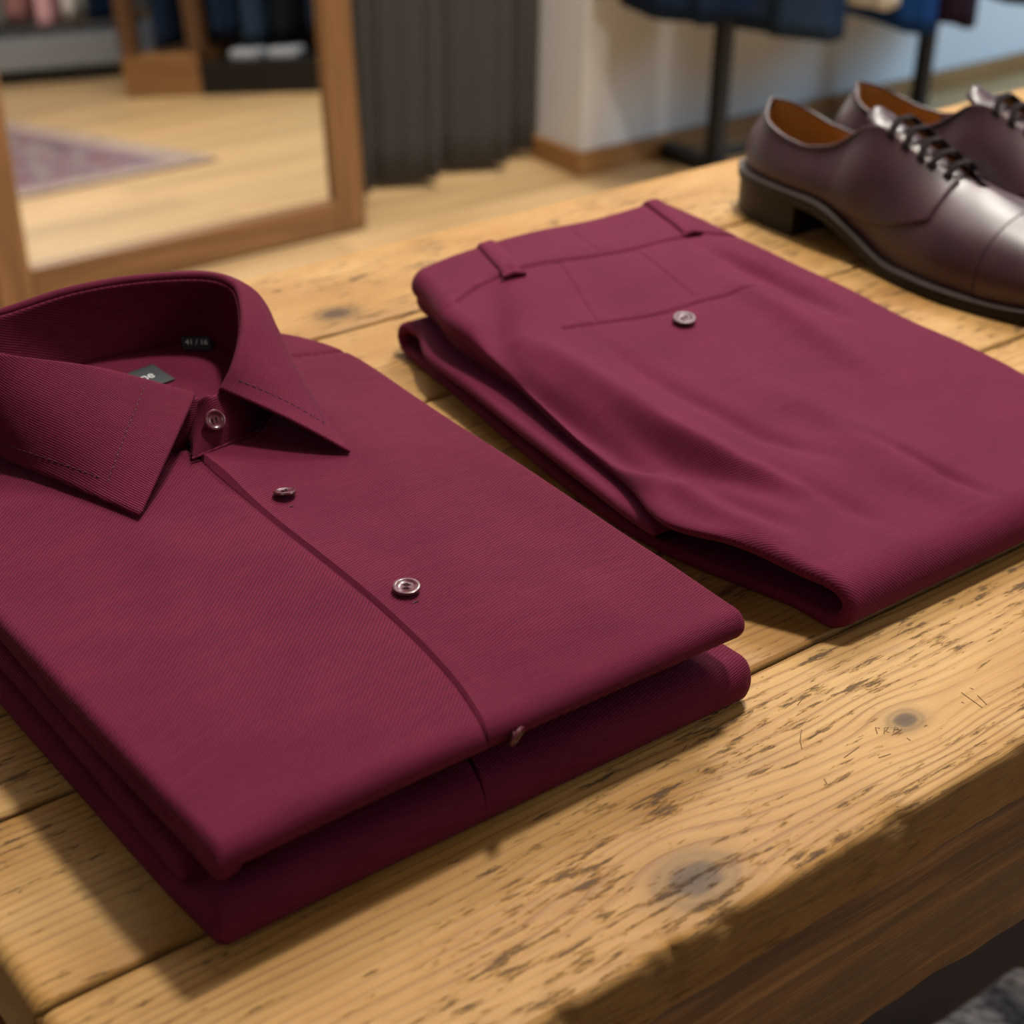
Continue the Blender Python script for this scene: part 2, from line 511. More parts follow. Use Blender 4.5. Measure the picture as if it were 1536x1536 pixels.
slab('floor', RX0-.1, RX1+.1, RY0-.1, 4.2, -0.06, 0.0, FLOOR)
slab('ceiling', RX0-.1, RX1+.1, RY0-.1, 4.2, RH, RH+0.06, CEILM)
slab('wall_back', 2.236, RX1+.1, RY1, RY1+0.15, 0, RH, WALLM)
slab('wall_partition', RX0, 1.74, 2.825, 2.95, 0, RH, WALLM)
slab('wall_fitting_room', RX0, RX1, 4.0, 4.1, 0, RH, WALLM)
slab('wall_right', RX1, RX1+.1, RY0, RY1, 0, RH, WALLD)
slab('wall_left', RX0-.1, RX0, RY0, 4.0, 0, RH, WALLD)
slab('wall_front', RX0, RX1, RY0-.1, RY0, 0, RH, WALLD)
slab('baseboard_back', 2.222, RX1, RY1-0.014, RY1, 0, 0.050, OAKTRIM)
slab('baseboard_side', 2.222, 2.236, RY1, RY1+0.15, 0, 0.050, OAKTRIMY)

# ------------------------------------------------------------------ table
TX0, TX1, TY0, TY1 = 0.112, 1.29, 0.272, 0.835
TH = 0.030
tb = (0.7, 0.55, 0.0)
table = thing('display_table', tb, 'old pine plank display table with worn top, carrying the folded clothes and shoes', 'table')
seams = [TY0, 0.365, 0.454, 0.510, 0.636, 0.735, TY1]


def tabletop():
    mb = MB()
    rr = np.random.default_rng(11)
    for k in range(len(seams)-1):
        y0 = seams[k] + (0.0009 if k else 0); y1 = seams[k+1] - (0.0009 if k < len(seams)-2 else 0)
        b = 0.0022
        bf = 0.0042 if k == 0 else b                       # worn outer front edge
        nx = 420
        xs = np.linspace(TX0, TX1, nx)
        # section of the board, anticlockwise, in (y, z)
        prof = [(y0+0.003, -TH), (y0, -TH+0.003), (y0, -bf*1.5), (y0, -bf), (y0+bf*0.12, -bf*0.55), (y0+bf*0.42, -bf*0.16), (y0+bf, 0)]
        ys = np.linspace(y0+bf, y1-b, 9)[1:-1]
        prof += [(yy, 0) for yy in ys]
        prof += [(y1-b, 0), (y1-b*0.3, -b*0.3), (y1, -b), (y1, -TH)]
        prof = np.array(prof); npf = len(prof)
        P = np.zeros((nx, npf, 3))
        P[:, :, 0] = xs[:, None]; P[:, :, 1] = prof[None, :, 0]; P[:, :, 2] = prof[None, :, 1]
        # wear of the edges
        w = np.zeros(nx)
        for f_, a_ in ((17, .0003), (43, .0002), (90, .00025), (190, .0003), (370, .0003)):
            w += a_*np.sin(xs*f_+rr.uniform(0, 6.28))*(0.4+rr.uniform(0, 1)*np.sin(xs*f_*0.31+rr.uniform(0, 6)))
        chip = np.zeros(nx)
        for _ in range(34 if k == 0 else 8):
            cx = rr.uniform(TX0, 0.9); chip += rr.uniform(.0006, .0026)*np.exp(-((xs-cx)/rr.uniform(.0015, .006))**2)
        if k == 0:
            for j, fct in ((2, .3), (3, 1), (4, 1), (5, .8), (6, .3)):
                P[:, j, 1] += (w+chip)*fct; P[:, j, 2] -= (w*0.6+chip*0.7)*fct
            P[:, 1, 1] += w*1.2; P[:, 2, 1] += w*.5
        else:
            for j in (4, 5): P[:, j, 2] -= (abs(w)+chip*0.5)*0.6
        for j in range(npf-4, npf-1): P[:, j, 2] -= abs(w)*0.5
        # rounded board ends
        e = 0.007
        d0 = xs - TX0; d1 = TX1 - xs
        for d in (d0, d1):
            f_ = 1-rim(d, e)
            P[:, 5:npf-2, 2] -= (f_*e*0.6)[:, None]
        U = np.stack([P[:, :, 0]+rr.uniform(0, 9), P[:, :, 1]+rr.uniform(0, 9)], 2)
        U[:, :6, 1] += P[:, :6, 2]; U[:, -2:, 1] -= P[:, -2:, 2]
        Fc = grid_faces(nx, npf, cv=True, flip=True)
        Fc.append(tuple(range(npf))); Fc.append(tuple((nx-1)*npf+j for j in range(npf-1, -1, -1)))
        P[:, :, 2] += TT
        mb.add(P.reshape(-1, 3), Fc, U.reshape(-1, 2))
    # object coordinates must be table coordinates for the knots -> keep the offset in xy at zero
    o = mb.build('tabletop', PINE, None, True, (0, 0, 0))
    fix(o); autosmooth(o, 50)
    o.parent = table; o.matrix_parent_inverse = Matrix.Translation(tb).inverted()
    return o


TOP = tabletop()
def scratches():
    sc_ = [[(1442, 1039), (1474, 1062)], [(1455, 1032), (1460, 1034)], [(1442, 1053), (1446, 1055)], [(1466, 1043), (1480, 1057)], [(1202, 1095), (1200, 1112), (1203, 1124)], [(1266, 1137), (1289, 1120)], [(1205, 1047), (1196, 1058)],
           [(1316, 1101), (1313, 1091), (1320, 1093)], [(1326, 1101), (1327, 1092), (1333, 1091), (1328, 1097), (1334, 1099)], [(1340, 1099), (1343, 1089), (1350, 1097)], [(1341, 1095), (1348, 1094)], [(1338, 1103), (1353, 1094)],
           [(1318, 1137), (1336, 1131)], [(1360, 1107), (1366, 1111)], [(1386, 1090), (1391, 1088)], [(1236, 1168), (1240, 1176), (1236, 1178)], [(1024, 1127), (1030, 1118), (1036, 1122)]]
    mb = MB()
    for pl_ in sc_:
        P_ = np.array([bp(x, y, 0) for x, y in pl_]); w_ = .00019
        d = np.gradient(P_, axis=0); d /= np.linalg.norm(d, axis=1, keepdims=True); n_ = np.stack([-d[:, 1], d[:, 0], 0*d[:, 0]], 1)
        m_ = len(P_); V = np.concatenate([P_-n_*w_, P_+n_*w_]); V[:, 2] += .00012
        mb.add(V, [(i, i+1, m_+i+1, m_+i) for i in range(m_-1)])
    import bmesh
    me = TOP.data; me.materials.append(mat_plain('scratch_dirt', (.13, .075, .034), .9, spec=.1))
    bm = bmesh.new(); bm.from_mesh(me)
    Vs = [bm.verts.new(v) for v in np.concatenate(mb.V)]
    for f in mb.F:
        q = bm.faces.new([Vs[i] for i in f]); q.material_index = 1
    bm.to_mesh(me); bm.free()


scratches()
# end cap: dark rounded left end of the boards lies below the surface line
def rough_beam(name, x0, x1, y0, y1, z0, z1, mat, parent, off, sag=0.0):
    n = 160
    xs = np.linspace(x0, x1, n)
    b = 0.003
    prof = [(y0+b, z0), (y0, z0+b), (y0, (z0+z1)/2), (y0, z1-b), (y0+b, z1), (y1-b, z1), (y1, z1-b), (y1, z0+b), (y1-b, z0)]
    P = np.zeros((n, len(prof), 3)); P[:, :, 0] = xs[:, None]; P[:, :, 1] = [p[0] for p in prof]; P[:, :, 2] = [p[1] for p in prof]
    w = 0.0006*np.sin(xs*19+1)+0.0004*np.sin(xs*77)+0.0003*np.sin(xs*173+2)
    for j in (0, 1, 8): P[:, j, 2] += w
    P[:, 1, 1] += w*0.8; P[:, 3, 1] += 0.0005*np.sin(xs*60)
    Fc = grid_faces(n, len(prof), cv=True, flip=True) + [tuple(range(9)), tuple((n-1)*9+j for j in range(8, -1, -1))]
    o = mesh_obj(name, P.reshape(-1, 3), Fc, mat, parent, P.reshape(-1, 3)[:, [0, 2]], True, off)
    fix(o); autosmooth(o, 50); return o


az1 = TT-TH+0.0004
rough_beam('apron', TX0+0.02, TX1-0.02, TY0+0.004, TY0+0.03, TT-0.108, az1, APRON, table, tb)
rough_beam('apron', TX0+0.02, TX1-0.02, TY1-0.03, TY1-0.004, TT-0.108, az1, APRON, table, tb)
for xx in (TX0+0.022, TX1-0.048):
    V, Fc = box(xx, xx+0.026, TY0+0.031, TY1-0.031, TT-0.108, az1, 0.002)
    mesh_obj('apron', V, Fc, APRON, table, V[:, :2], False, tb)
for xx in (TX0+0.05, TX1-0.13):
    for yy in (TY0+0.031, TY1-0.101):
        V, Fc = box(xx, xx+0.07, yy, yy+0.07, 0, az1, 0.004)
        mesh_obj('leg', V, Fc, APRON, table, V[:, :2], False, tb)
SHZ = 0.225
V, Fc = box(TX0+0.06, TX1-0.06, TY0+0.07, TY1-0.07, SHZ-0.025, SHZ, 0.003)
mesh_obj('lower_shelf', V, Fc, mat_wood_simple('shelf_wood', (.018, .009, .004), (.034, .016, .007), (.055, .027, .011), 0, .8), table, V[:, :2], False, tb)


# grey marled knit lying on the shelf under the table
def knit_throw():
    m, nt, b = newmat('grey_marl_knit')
    oc = nd(nt, 'ShaderNodeTexCoord').outputs['Object']
    v = nd(nt, 'ShaderNodeTexVoronoi'); v.inputs['Scale'].default_value = 95; nt.links.new(oc, v.inputs['Vector'])
    n = noise(nt, oc, 42, 4, 0.6)
    c = ramp(nt, n, [(0.36, (0.020, 0.023, 0.038)), (0.5, (0.15, 0.155, 0.18)), (0.66, (0.40, 0.40, 0.40))])
    nt.links.new(c, b.inputs['Base Color']); setp(b, Roughness=0.95, Sheen_Weight=0.4)
    bump(nt, b, v.outputs[0], 1.0, 0.006)
    c0 = bp(1490, 1740, -0.44)
    base = np.array([c0[0]+0.02, c0[1]+0.03, SHZ])
    root = thing('knitted_throw', base, 'grey marled knitted throw lying folded on the shelf under the pine table', 'blanket')
    for k, (sx, sy, z0, h) in enumerate(((0.16, 0.085, 0.0, 0.055), (0.145, 0.075, 0.040, 0.05))):
        nu, nv = 70, 50
        us = arc_spacing(nu, 2*sx, 0.03, 0.03); vs = arc_spacing(nv, 2*sy, 0.03, 0.03)
        X, Y = np.meshgrid(us-sx, vs-sy, indexing='ij')
        d = rim(np.minimum(X+sx, sx-X), .03)*rim(np.minimum(Y+sy, sy-Y), .03)
        zt = h/2 + d*h/2 + d*(0.012*np.sin(X*38+k)+0.008*np.sin(Y*55+X*21))
        zb = h/2 - d*h/2
        A = np.stack([X, Y, z0+zt], 2); B = np.stack([X, Y, z0+zb], 2)
        nn = A.shape[0]*A.shape[1]
        V = np.concatenate([A.reshape(-1, 3), B.reshape(-1, 3)])
        Fc = grid_faces(*A.shape[:2]) + grid_faces(*A.shape[:2], nn, flip=True)
        o = mesh_obj('folded_layer', V, Fc, m, root, V[:, :2])


knit_throw()

# ------------------------------------------------------------------ shirts
def pillow(xl, xr, yf, yb, zt, zb, rl, rr_, rf, rb, nu=120, nv=150, split=None, warp=None, dense=None):
    """folded cloth slab: xl(y), xr(y) side edges, yf(x), yb(x) ends; zt(X,Y), zb(X,Y); rims rounded.
    split(y): an inner seam line the columns follow."""
    Lx = 0.2; Ly = 0.3
    us = arc_spacing(nu, 1.0, rl/Lx, rr_/Lx, 10)
    vs = arc_spacing(nv, 1.0, rf/Ly, rb/Ly, 10)
    if split is not None:
        us = np.unique(np.concatenate([us[np.abs(us-.5) > .0035], [.4905, .4935, .4960, .4978, .4992, .5, .5012, .504]]))
    Ug, Vg = np.meshgrid(us, vs, indexing='ij')
    Y = Vg*1.0
    # two passes so that the ends may depend on x and the sides on y
    x_a = xl(0.5)+(xr(0.5)-xl(0.5))*Ug
    for _ in range(3):
        Y = yf(x_a)+(yb(x_a)-yf(x_a))*Vg
        if split is None:
            x_a = xl(Y)+(xr(Y)-xl(Y))*Ug
        else:
            s = split(Y); us_ = 0.5
            x_a = np.where(Ug <= us_, xl(Y)+(s-xl(Y))*Ug/us_, s+(xr(Y)-s)*(Ug-us_)/(1-us_))
    X = x_a
    dl = np.maximum(X-xl(Y), 0); dr = np.maximum(xr(Y)-X, 0); df = np.maximum(Y-yf(X), 0); db = np.maximum(yb(X)-Y, 0)
    fac = rim(dl, rl)*rim(dr, rr_)*rim(df, rf)*rim(db, rb)
    T = zt(X, Y); B = zb(X, Y); mid = (T+B)/2
    Zt = mid+(T-mid)*fac; Zb = mid-(mid-B)*fac
    A = np.stack([X, Y, Zt], 2); D = np.stack([X, Y, Zb], 2)
    if warp is not None: A, D = warp(A, D)
    nu_, nv_ = A.shape[:2]; nn = nu_*nv_
    V = np.concatenate([A.reshape(-1, 3), D.reshape(-1, 3)])
    V[:, 2] += TT
    Fc = grid_faces(nu_, nv_) + grid_faces(nu_, nv_, nn, flip=True)
    # plan + run round the rim in the UV, metres
    zr = np.concatenate([(Zt-T.max()).ravel(), (Zb-T.max()).ravel()])
    U = np.stack([X, Y], 2).reshape(-1, 2)
    U = np.concatenate([U, U])
    xm = (X.min()+X.max())/2
    nearf = np.exp(-np.concatenate([df.ravel(), df.ravel()])/.02)
    U = U + np.stack([np.sign(xm-U[:, 0])*-zr*(1-nearf)*.9, zr*nearf*1.2], 1)*1.0
    return V, Fc, U


def lerp_fn(tab):
    ys = [t[0] for t in tab]; xs = [t[1] for t in tab]
    return lambda y: np.interp(y, ys, xs)


def smooth_fn(tab, n=400):
    ys = np.linspace(tab[0][0], tab[-1][0], n); xs = np.interp(ys, [t[0] for t in tab], [t[1] for t in tab])
    k = np.ones(31)/31
    xs = np.convolve(np.pad(xs, 15, mode='reflect', reflect_type='odd'), k, 'valid')
    return lambda y: np.interp(y, ys, xs)


const = lambda c: (lambda x: np.full(np.shape(x), c) if np.ndim(x) else c)

SHX, SHY = 0.28, 0.47
base_low = np.array([SHX, SHY, TT]); base_top = np.array([SHX, SHY, TT+0.020])
low_shirt = thing('folded_shirt', base_low, 'lower folded burgundy shirt, pressed flat beneath the one with the open collar', 'shirt', 'folded burgundy shirts')
top_shirt = thing('folded_shirt', base_top, 'upper folded burgundy dress shirt with upright spread collar, on top of its stack', 'shirt', 'folded burgundy shirts')

xr_body = smooth_fn([(0.33, .3865), (0.42, .3865), (0.52, .389), (0.60, .3915), (0.622, .391), (0.640, .3865), (0.655, .380), (0.675, .366)])
xl_body = smooth_fn([(0.33, .1675), (0.42, .1655), (0.52, .1645), (0.62, .165), (0.675, .178)])
placket = smooth_fn([(0.33, .264), (0.352, .2675), (0.368, .2735), (0.40, .2775), (0.433, .2795), (0.50, .2795), (0.54, .281), (0.70, .281)])
yf_top = lambda x: 0.3490 - 0.0*(x) + 0.0015*np.sin((np.asarray(x)-0.16)*14)
yb_top = lambda x: 0.672 - 0.12*np.clip(np.asarray(x)-0.335, 0, 1)**1.0 - 0.12*np.clip(0.215-np.asarray(x), 0, 1)


def zt_top(X, Y):
    z = 0.0452 + 0.0008*np.sin(X*21+1)*np.sin(Y*15) + 0.0005*np.sin(X*55+Y*38)
    z = z - 0.0022*(1-sstep(0.345, 0.40, Y))                 # slope into the front fold
    z = z + 0.0045*np.exp(-(((X-0.28)/0.075)**2+((Y-0.625)/0.055)**2))
    p = placket(Y)
    side = (X >= p-1e-6).astype(float)
    lift = 0.0004 + 0.0022*np.exp(-((Y-0.550)/0.020)**2)*np.exp(-np.clip(X-p, 0, 1)/0.012) + 0.0005*np.exp(-np.clip(X-p, 0, 1)/0.006)
    z = z + side*lift
    z = z - (1-side)*(0.0016*np.exp(-np.clip(p-X, 0, 1)/0.0009)+0.0007*np.exp(-np.clip(p-X, 0, 1)/0.006))
    # gentle drape lines
    for (pts, a, w) in (([(.20, .42), (.23, .50), (.235, .56)], .0010, .012), ([(.31, .40), (.335, .50), (.345, .57)], .0008, .012), ([(.36, .37), (.365, .5)], -.0007, .012), ([(.20, .36), (.26, .41)], .0007, .012)):
        d, s = dist_poly(X, Y, pts); z = z + a*np.exp(-(d/w)**2)
    # shoulder seam
    d, s = dist_poly(X, Y, [(.352, .636), (.392, .622)]); z = z - 0.0014*np.exp(-(d/0.0013)**2)
    return z


def zb_top(X, Y):
    z = np.full(X.shape, 0.0312) + 0.0075*(1-sstep(0.168, 0.205, X))*sstep(0.35, 0.39, Y)
    return z


def rounded(fx, y0, r, sgn):
    return lambda y: fx(y) + sgn*r*(1-rim(np.maximum(np.asarray(y)-y0, 0), r))


mb = MB()
V, Fc, U = pillow(rounded(xl_body, .3488, .0016, 1), rounded(xr_body, .3485, .0060, -1), yf_top, yb_top, zt_top, zb_top, .0042, .0034, .0075, .008, 190, 260, split=lambda y: placket(y))
# left and right panels are cut on different grain
left = V[:, 0] < placket(V[:, 1]) - 1e-6
a = math.radians(-16); ca, sa = math.cos(a), math.sin(a)
Ur = np.stack([U[:, 0]*ca - U[:, 1]*sa, U[:, 0]*sa + U[:, 1]*ca], 1)
a2 = math.radians(10); U2 = np.stack([U[:, 0]*math.cos(a2)-U[:, 1]*math.sin(a2), U[:, 0]*math.sin(a2)+U[:, 1]*math.cos(a2)], 1)
U = np.where(left[:, None], Ur, U2)
mb.add(V, Fc, U)
# folded sleeve and back layers under the front panel
wav = lambda a, f, p: (lambda y: a*np.sin(np.asarray(y)*f+p))
for (xl0, x1, y0, y1, z0, z1) in ((.1685, .382, .410, .645, .0305, .0375), (.1700, .381, -1, .645, .0205, .0318)):
    w_ = wav(.0007, 33, z0*400)
    V, Fc, U = pillow(lambda y: xl0+w_(y), const(x1), const(y0) if y0 > 0 else (lambda x: .3575+.030*sstep(.176, .205, x)), const(y1), lambda X, Y: np.full(X.shape, z1)+0.0004*np.sin(Y*40), lambda X, Y: np.full(X.shape, z0), .0036, .005, .006, .005, 60, 90)
    mb.add(V, Fc, U)
body = mb.build('body', BURG, top_shirt, True, base_top)

# lower shirt
mb = MB()
pl_low = smooth_fn([(0.33, .262), (0.354, .268), (0.375, .276), (0.42, .279), (0.70, .28)])
def zt_low(X, Y):
    z = 0.0192 - 0.0085*(1-sstep(0.168, 0.200, X))*sstep(0.352, 0.385, Y) + 0.0003*np.sin(X*40)
    p = pl_low(Y); s = (X >= p-1e-6)
    return z + s*0.0004 - (1-s)*0.0015*np.exp(-np.clip(p-X, 0, 1)/0.0009)
def yf_low(x): return 0.3492 + 0.0010*np.sin((np.asarray(x)-0.12)*16)
V, Fc, U = pillow(rounded(smooth_fn([(0.33, .1665), (.40, .1645), (0.5, .163), (0.67, .165)]), .3492, .0014, 1), rounded(smooth_fn([(0.33, .3945), (.40, .392), (.60, .390), (.67, .38)]), .3492, .006, -1), yf_low, const(.655), zt_low, lambda X, Y: np.zeros(X.shape)+0.0001, .0050, .0040, .0090, .008, 150, 180, split=lambda y: pl_low(y))
U = np.stack([U[:, 0]*math.cos(a2)-U[:, 1]*math.sin(a2), U[:, 0]*math.sin(a2)+U[:, 1]*math.cos(a2)], 1)
mb.add(V, Fc, U)
V, Fc, U = pillow(lambda y: .1675+.0006*np.sin(np.asarray(y)*29), const(.382), const(.374), const(.65), lambda X, Y: np.full(X.shape, .0198), lambda X, Y: np.full(X.shape, .0100), .0040, .005, .007, .005, 60, 90)
mb.add(V, Fc, U)
mb.build('body', BURG, low_shirt, True, base_low)


# ---- collar
def W(*a):                    # measured pixel + height, or a plain point
    return bpl(*a)


CR = [W(333, 582, .070), W(352, 545, .077), W(366, 490, .085), W(362, 440, .090), W(345, 418, .0925), W(300, 408, .095), W(200, 413, .096), W(100, 431, .095), W(0, 463, .092),
      np.array([.2175, .656, .093]), np.array([.212, .639, .0925]), W(0, 530, .090), W(150, 552, .080), W(290, 588, .070)]
ED = [W(525, 675, .0495), W(490, 623, .050), W(450, 563, .0515), W(428, 525, .056), W(400, 478, .066), np.array([.341, .672, .070]), np.array([.305, .683, .068]), np.array([.268, .688, .066]), np.array([.230, .686, .062]),
      np.array([.207, .666, .057]), np.array([.203, .640, .053]), W(0, 685, .0515), W(100, 725, .0500), W(208, 770, .0495)]
NK = [W(380, 648, .0485), np.array([.328, .588, .0490]), np.array([.337, .607, .051]), np.array([.3375, .625, .054]), np.array([.334, .640, .057]), np.array([.325, .648, .059]), np.array([.300, .652, .060]), np.array([.270, .654, .060]), np.array([.243, .652, .060]),
      np.array([.227, .645, .059]), np.array([.224, .632, .056]), np.array([.232, .617, .052]), np.array([.252, .596, .048]), np.array([.272, .578, .0465])]
ctr = np.array([.280, .622])
NS = 260
cr = catmull(CR, NS); ed = catmull(ED, NS); nk = catmull(NK, NS)
inw = np.zeros((NS, 3)); inw[:, :2] = ctr-cr[:, :2]; inw /= np.linalg.norm(inw, axis=1, keepdims=True)
nv = 40
P = np.zeros((NS, nv, 3))
vv = np.linspace(0, 1, nv)
for j, v in enumerate(vv):
    if v < 0.12:              # roll over the crease, starting on the inside
        t = v/0.12*math.pi*0.62
        c = cr.copy(); c[:, 2] -= 0.0022
        P[:, j] = c + inw*0.0022*math.cos(t) + np.array([0, 0, 0.0022*math.sin(t)])
    else:
        t = (v-0.12)/0.88
        c = cr.copy(); c[:, 2] -= 0.0022
        s0 = c - inw*0.0022*math.cos(math.pi*0.38) + np.array([0, 0, 0.0022*math.sin(math.pi*0.62)])
        line = s0 + (ed-s0)*t
        bulge = math.sin(math.pi*t)
        ss = np.linspace(0, 1, NS)
        endf = np.minimum(sstep(0, .12, ss), sstep(0, .12, 1-ss))
        amp = 0.0016+0.0030*endf
        P[:, j] = line + (np.array([0, 0, 1.0])[None]*0.8 - inw*0.6)*amp[:, None]*bulge
al = np.concatenate([[0], np.cumsum(np.linalg.norm(np.diff((cr+ed)/2, axis=0), axis=1))])
Ug = np.zeros((NS, nv, 2)); Ug[:, :, 0] = al[:, None]; Ug[:, :, 1] = np.concatenate([np.zeros((NS, 1)), np.cumsum(np.linalg.norm(np.diff(P, axis=1), axis=2), axis=1)], 1)
V, Fc, U = sheet(P[:, ::-1], 0.0017, Ug[:, ::-1]*1.45)
V[:, 2] += TT
mesh_obj('collar', V, Fc, BURG, top_shirt, U, True, base_top)

# edge stitching of the collar: a row of tiny stitches 6 mm inside the leaf edge
def stitches(path, name, parent, off, length=0.0019, gap=0.0011, r=0.00022, mat=STITCH):
    path = np.asarray(path); L = np.concatenate([[0], np.cumsum(np.linalg.norm(np.diff(path, axis=0), axis=1))])
    mb = MB(); s = 0.0
    while s+length < L[-1]:
        q = np.array([[np.interp(t, L, path[:, k]) for k in range(3)] for t in (s, s+length/2, s+length)])
        V, Fc = tube(q, r, 5); V[:, 2] += TT
        mb.add(V, Fc); s += length+gap
    o = mb.build(name, mat, parent, True, off); o['kind'] = 'stuff'; return o


Nn = normals(P[:, ::-1])[:, ::-1]
def leaf_pt(si, v):
    j = v*(nv-1); j0 = min(int(j), nv-2); f_ = j-j0
    return P[si, j0]*(1-f_)+P[si, j0+1]*f_ + Nn[si, j0]*0.0001
def leaf_row(i0, i1, vfun):
    return [leaf_pt(i, vfun(i)) for i in range(i0, i1)]
# left leaf: along the outer edge then up the front edge
iL = NS-1-10
pth = leaf_row(int(NS*0.80), iL, lambda i: 0.885)
stitches(pth, 'stitching', top_shirt, base_top)
pth = [leaf_pt(iL, v) for v in np.linspace(0.885, 0.16, 40)]
stitches(pth, 'stitching', top_shirt, base_top)
pth = leaf_row(10, int(NS*0.25), lambda i: 0.885)
stitches(pth, 'stitching', top_shirt, base_top)
pth = [leaf_pt(10, v) for v in np.linspace(0.885, 0.16, 40)]
stitches(pth, 'stitching', top_shirt, base_top)

# stand: inner wall and the buttoned front band
top_end = [W(282, 655, .0520), W(283, 628, .0575), W(290, 609, .0625), W(308, 595, .067)]
bot_end = [W(286, 682, .0484), W(290, 685, .0482), W(304, 680, .0482), W(338, 666, .0484)]
SC = top_end + [c + np.array([*(ctr-c[:2])/np.linalg.norm(ctr-c[:2])*0.0016, -0.0030]) for c in CR]
SN = bot_end + NK
SC += [np.array([.2885, .5860, .0640])]
SN += [np.array([.2830, .5790, .0470])]
n2 = 300
sc = catmull(SC, n2); sn = catmull(SN, n2)
nvv = 22
P2 = np.zeros((n2, nvv, 3))
for j, t in enumerate(np.linspace(0, 1, nvv)):
    mid = sn + (sc-sn)*t
    o_ = np.zeros((n2, 3)); o_[:, :2] = mid[:, :2]-ctr; o_ /= np.linalg.norm(o_, axis=1, keepdims=True)
    P2[:, j] = mid + o_*0.0022*math.sin(math.pi*t)
# right front end lies over the left one
al2 = np.concatenate([[0], np.cumsum(np.linalg.norm(np.diff(sc, axis=0), axis=1))])
U2g = np.zeros((n2, nvv, 2)); U2g[:, :, 0] = al2[:, None]; U2g[:, :, 1] = np.linspace(0, .036, nvv)[None]
V, Fc, U = sheet(P2, 0.0014, U2g); V[:, 2] += TT
o = mesh_obj('collar_stand', V, Fc, BURG, top_shirt, U, True, base_top); fix(o)
# raised seam where the band joins the body
seam = catmull([W(288, 687, .0486), W(320, 674, .0487), W(350, 661, .0488), W(385, 646, .049), np.array([.328, .587, .0495])], 50)
seam[:, 2] -= .0003
V, Fc = tube(seam, 0.0006, 8); V[:, 2] += TT
mesh_obj('band_seam', V, Fc, BURG, top_shirt, V[:, :2], True, base_top)

# inside of the yoke, seen through the neck opening
rings = 16
ctr3 = np.array([.281, .618, .0560])
Py = np.zeros((NS, rings, 3))
for j, t in enumerate(np.linspace(0, 1, rings)):
    Py[:, j] = nk + (ctr3-nk)*t
    Py[:, j, 2] += 0.0012*math.sin(math.pi*t)
V = Py.reshape(-1, 3).copy(); V[:, 2] += TT
Fc = grid_faces(NS, rings) + [tuple([0*rings+j, (NS-1)*rings+j, (NS-1)*rings+j+1, j+1]) for j in range(rings-1)]
o = mesh_obj('inner_yoke', V, Fc, BURG, top_shirt, V[:, :2], True, base_top); fix(o)


def yoke_z(x, y):
    d = np.hypot(Py[:, :, 0]-x, Py[:, :, 1]-y); k = np.unravel_index(np.argmin(d), d.shape)
    return Py[k][2]


def on_yoke(px, py, lift=0.0009):
    z = .058
    for _ in range(6):
        q = bpl(px, py, z); z = yoke_z(q[0], q[1])+lift
    return bpl(px, py, z)


LABELM = mat_plain('black_woven_label', (0.012, 0.016, 0.020), 0.75, var=0.3, scale=300)
LETTER = mat_plain('white_thread', (0.62, 0.64, 0.66), 0.7)
def text_mesh(s, size):
    cu = bpy.data.curves.new('t', 'FONT'); cu.body = s; cu.size = size; cu.align_x = 'CENTER'; cu.align_y = 'CENTER'; cu.extrude = 0.00004
    ob = bpy.data.objects.new('t', cu); C.objects.link(ob)
    dg = bpy.context.evaluated_depsgraph_get(); me = ob.evaluated_get(dg).to_mesh()
    V = np.array([v.co[:] for v in me.vertices]); Fc = [tuple(p.vertices) for p in me.polygons]
    ob.evaluated_get(dg).to_mesh_clear(); bpy.data.objects.remove(ob); bpy.data.curves.remove(cu)
    return V, Fc


def label(name, quad, lab, txt, tsize, tpos):
    """quad: 4 points (left-bottom, right-bottom, right-top, left-top), sewn flat"""
    q = [np.asarray(p) for p in quad]
    nu_, nv_ = 14, 8
    P_ = np.zeros((nu_, nv_, 3))
    for i, s in enumerate(np.linspace(0, 1, nu_)):
        for j, t in enumerate(np.linspace(0, 1, nv_)):
            P_[i, j] = (q[0]*(1-s)+q[1]*s)*(1-t) + (q[3]*(1-s)+q[2]*s)*t
    V, Fc, U = sheet(P_, 0.0005, P_[:, :, :2].copy()); V[:, 2] += TT
    o = mesh_obj(name, V, Fc, LABELM, top_shirt, U, True, base_top); fix(o)
    o['label'] = lab
    ex = q[1]-q[0]; ex /= np.linalg.norm(ex); ey = q[3]-q[0]; ey -= ex*np.dot(ex, ey); ey /= np.linalg.norm(ey); ez = np.cross(ex, ey)
    c = (q[0]*(1-tpos[0])+q[1]*tpos[0])*(1-tpos[1]) + (q[3]*(1-tpos[0])+q[2]*tpos[0])*tpos[1]
    V, Fc = text_mesh(txt, tsize)
    W_ = c + ez*0.00025 + V[:, :1]*ex + V[:, 1:2]*ey + V[:, 2:3]*ez
    W_[:, 2] += TT
    t = mesh_obj('lettering', W_, Fc, LETTER, o, None, False, base_top)
    t['label'] = 'white woven lettering'


A = on_yoke(262, 568); B = on_yoke(229, 546); e1 = A-B
ll = np.array([-0.030, -0.004, -0.0006])
label('neck_label', [A+ll, A, B, B+ll], 'black woven neck label with white lettering', 'Slane', 0.0065, (0.60, 0.52))
S0 = on_yoke(276, 524, .0012); S1 = on_yoke(318, 524, .0012)
S2 = S1+np.array([.001, .004, .0045]); S3 = S0+np.array([.001, .004, .0045])
label('size_tag', [S0, S1, S2, S3], 'small black size tag with white figures', '41 / 16', 0.0036, (0.5, 0.55))


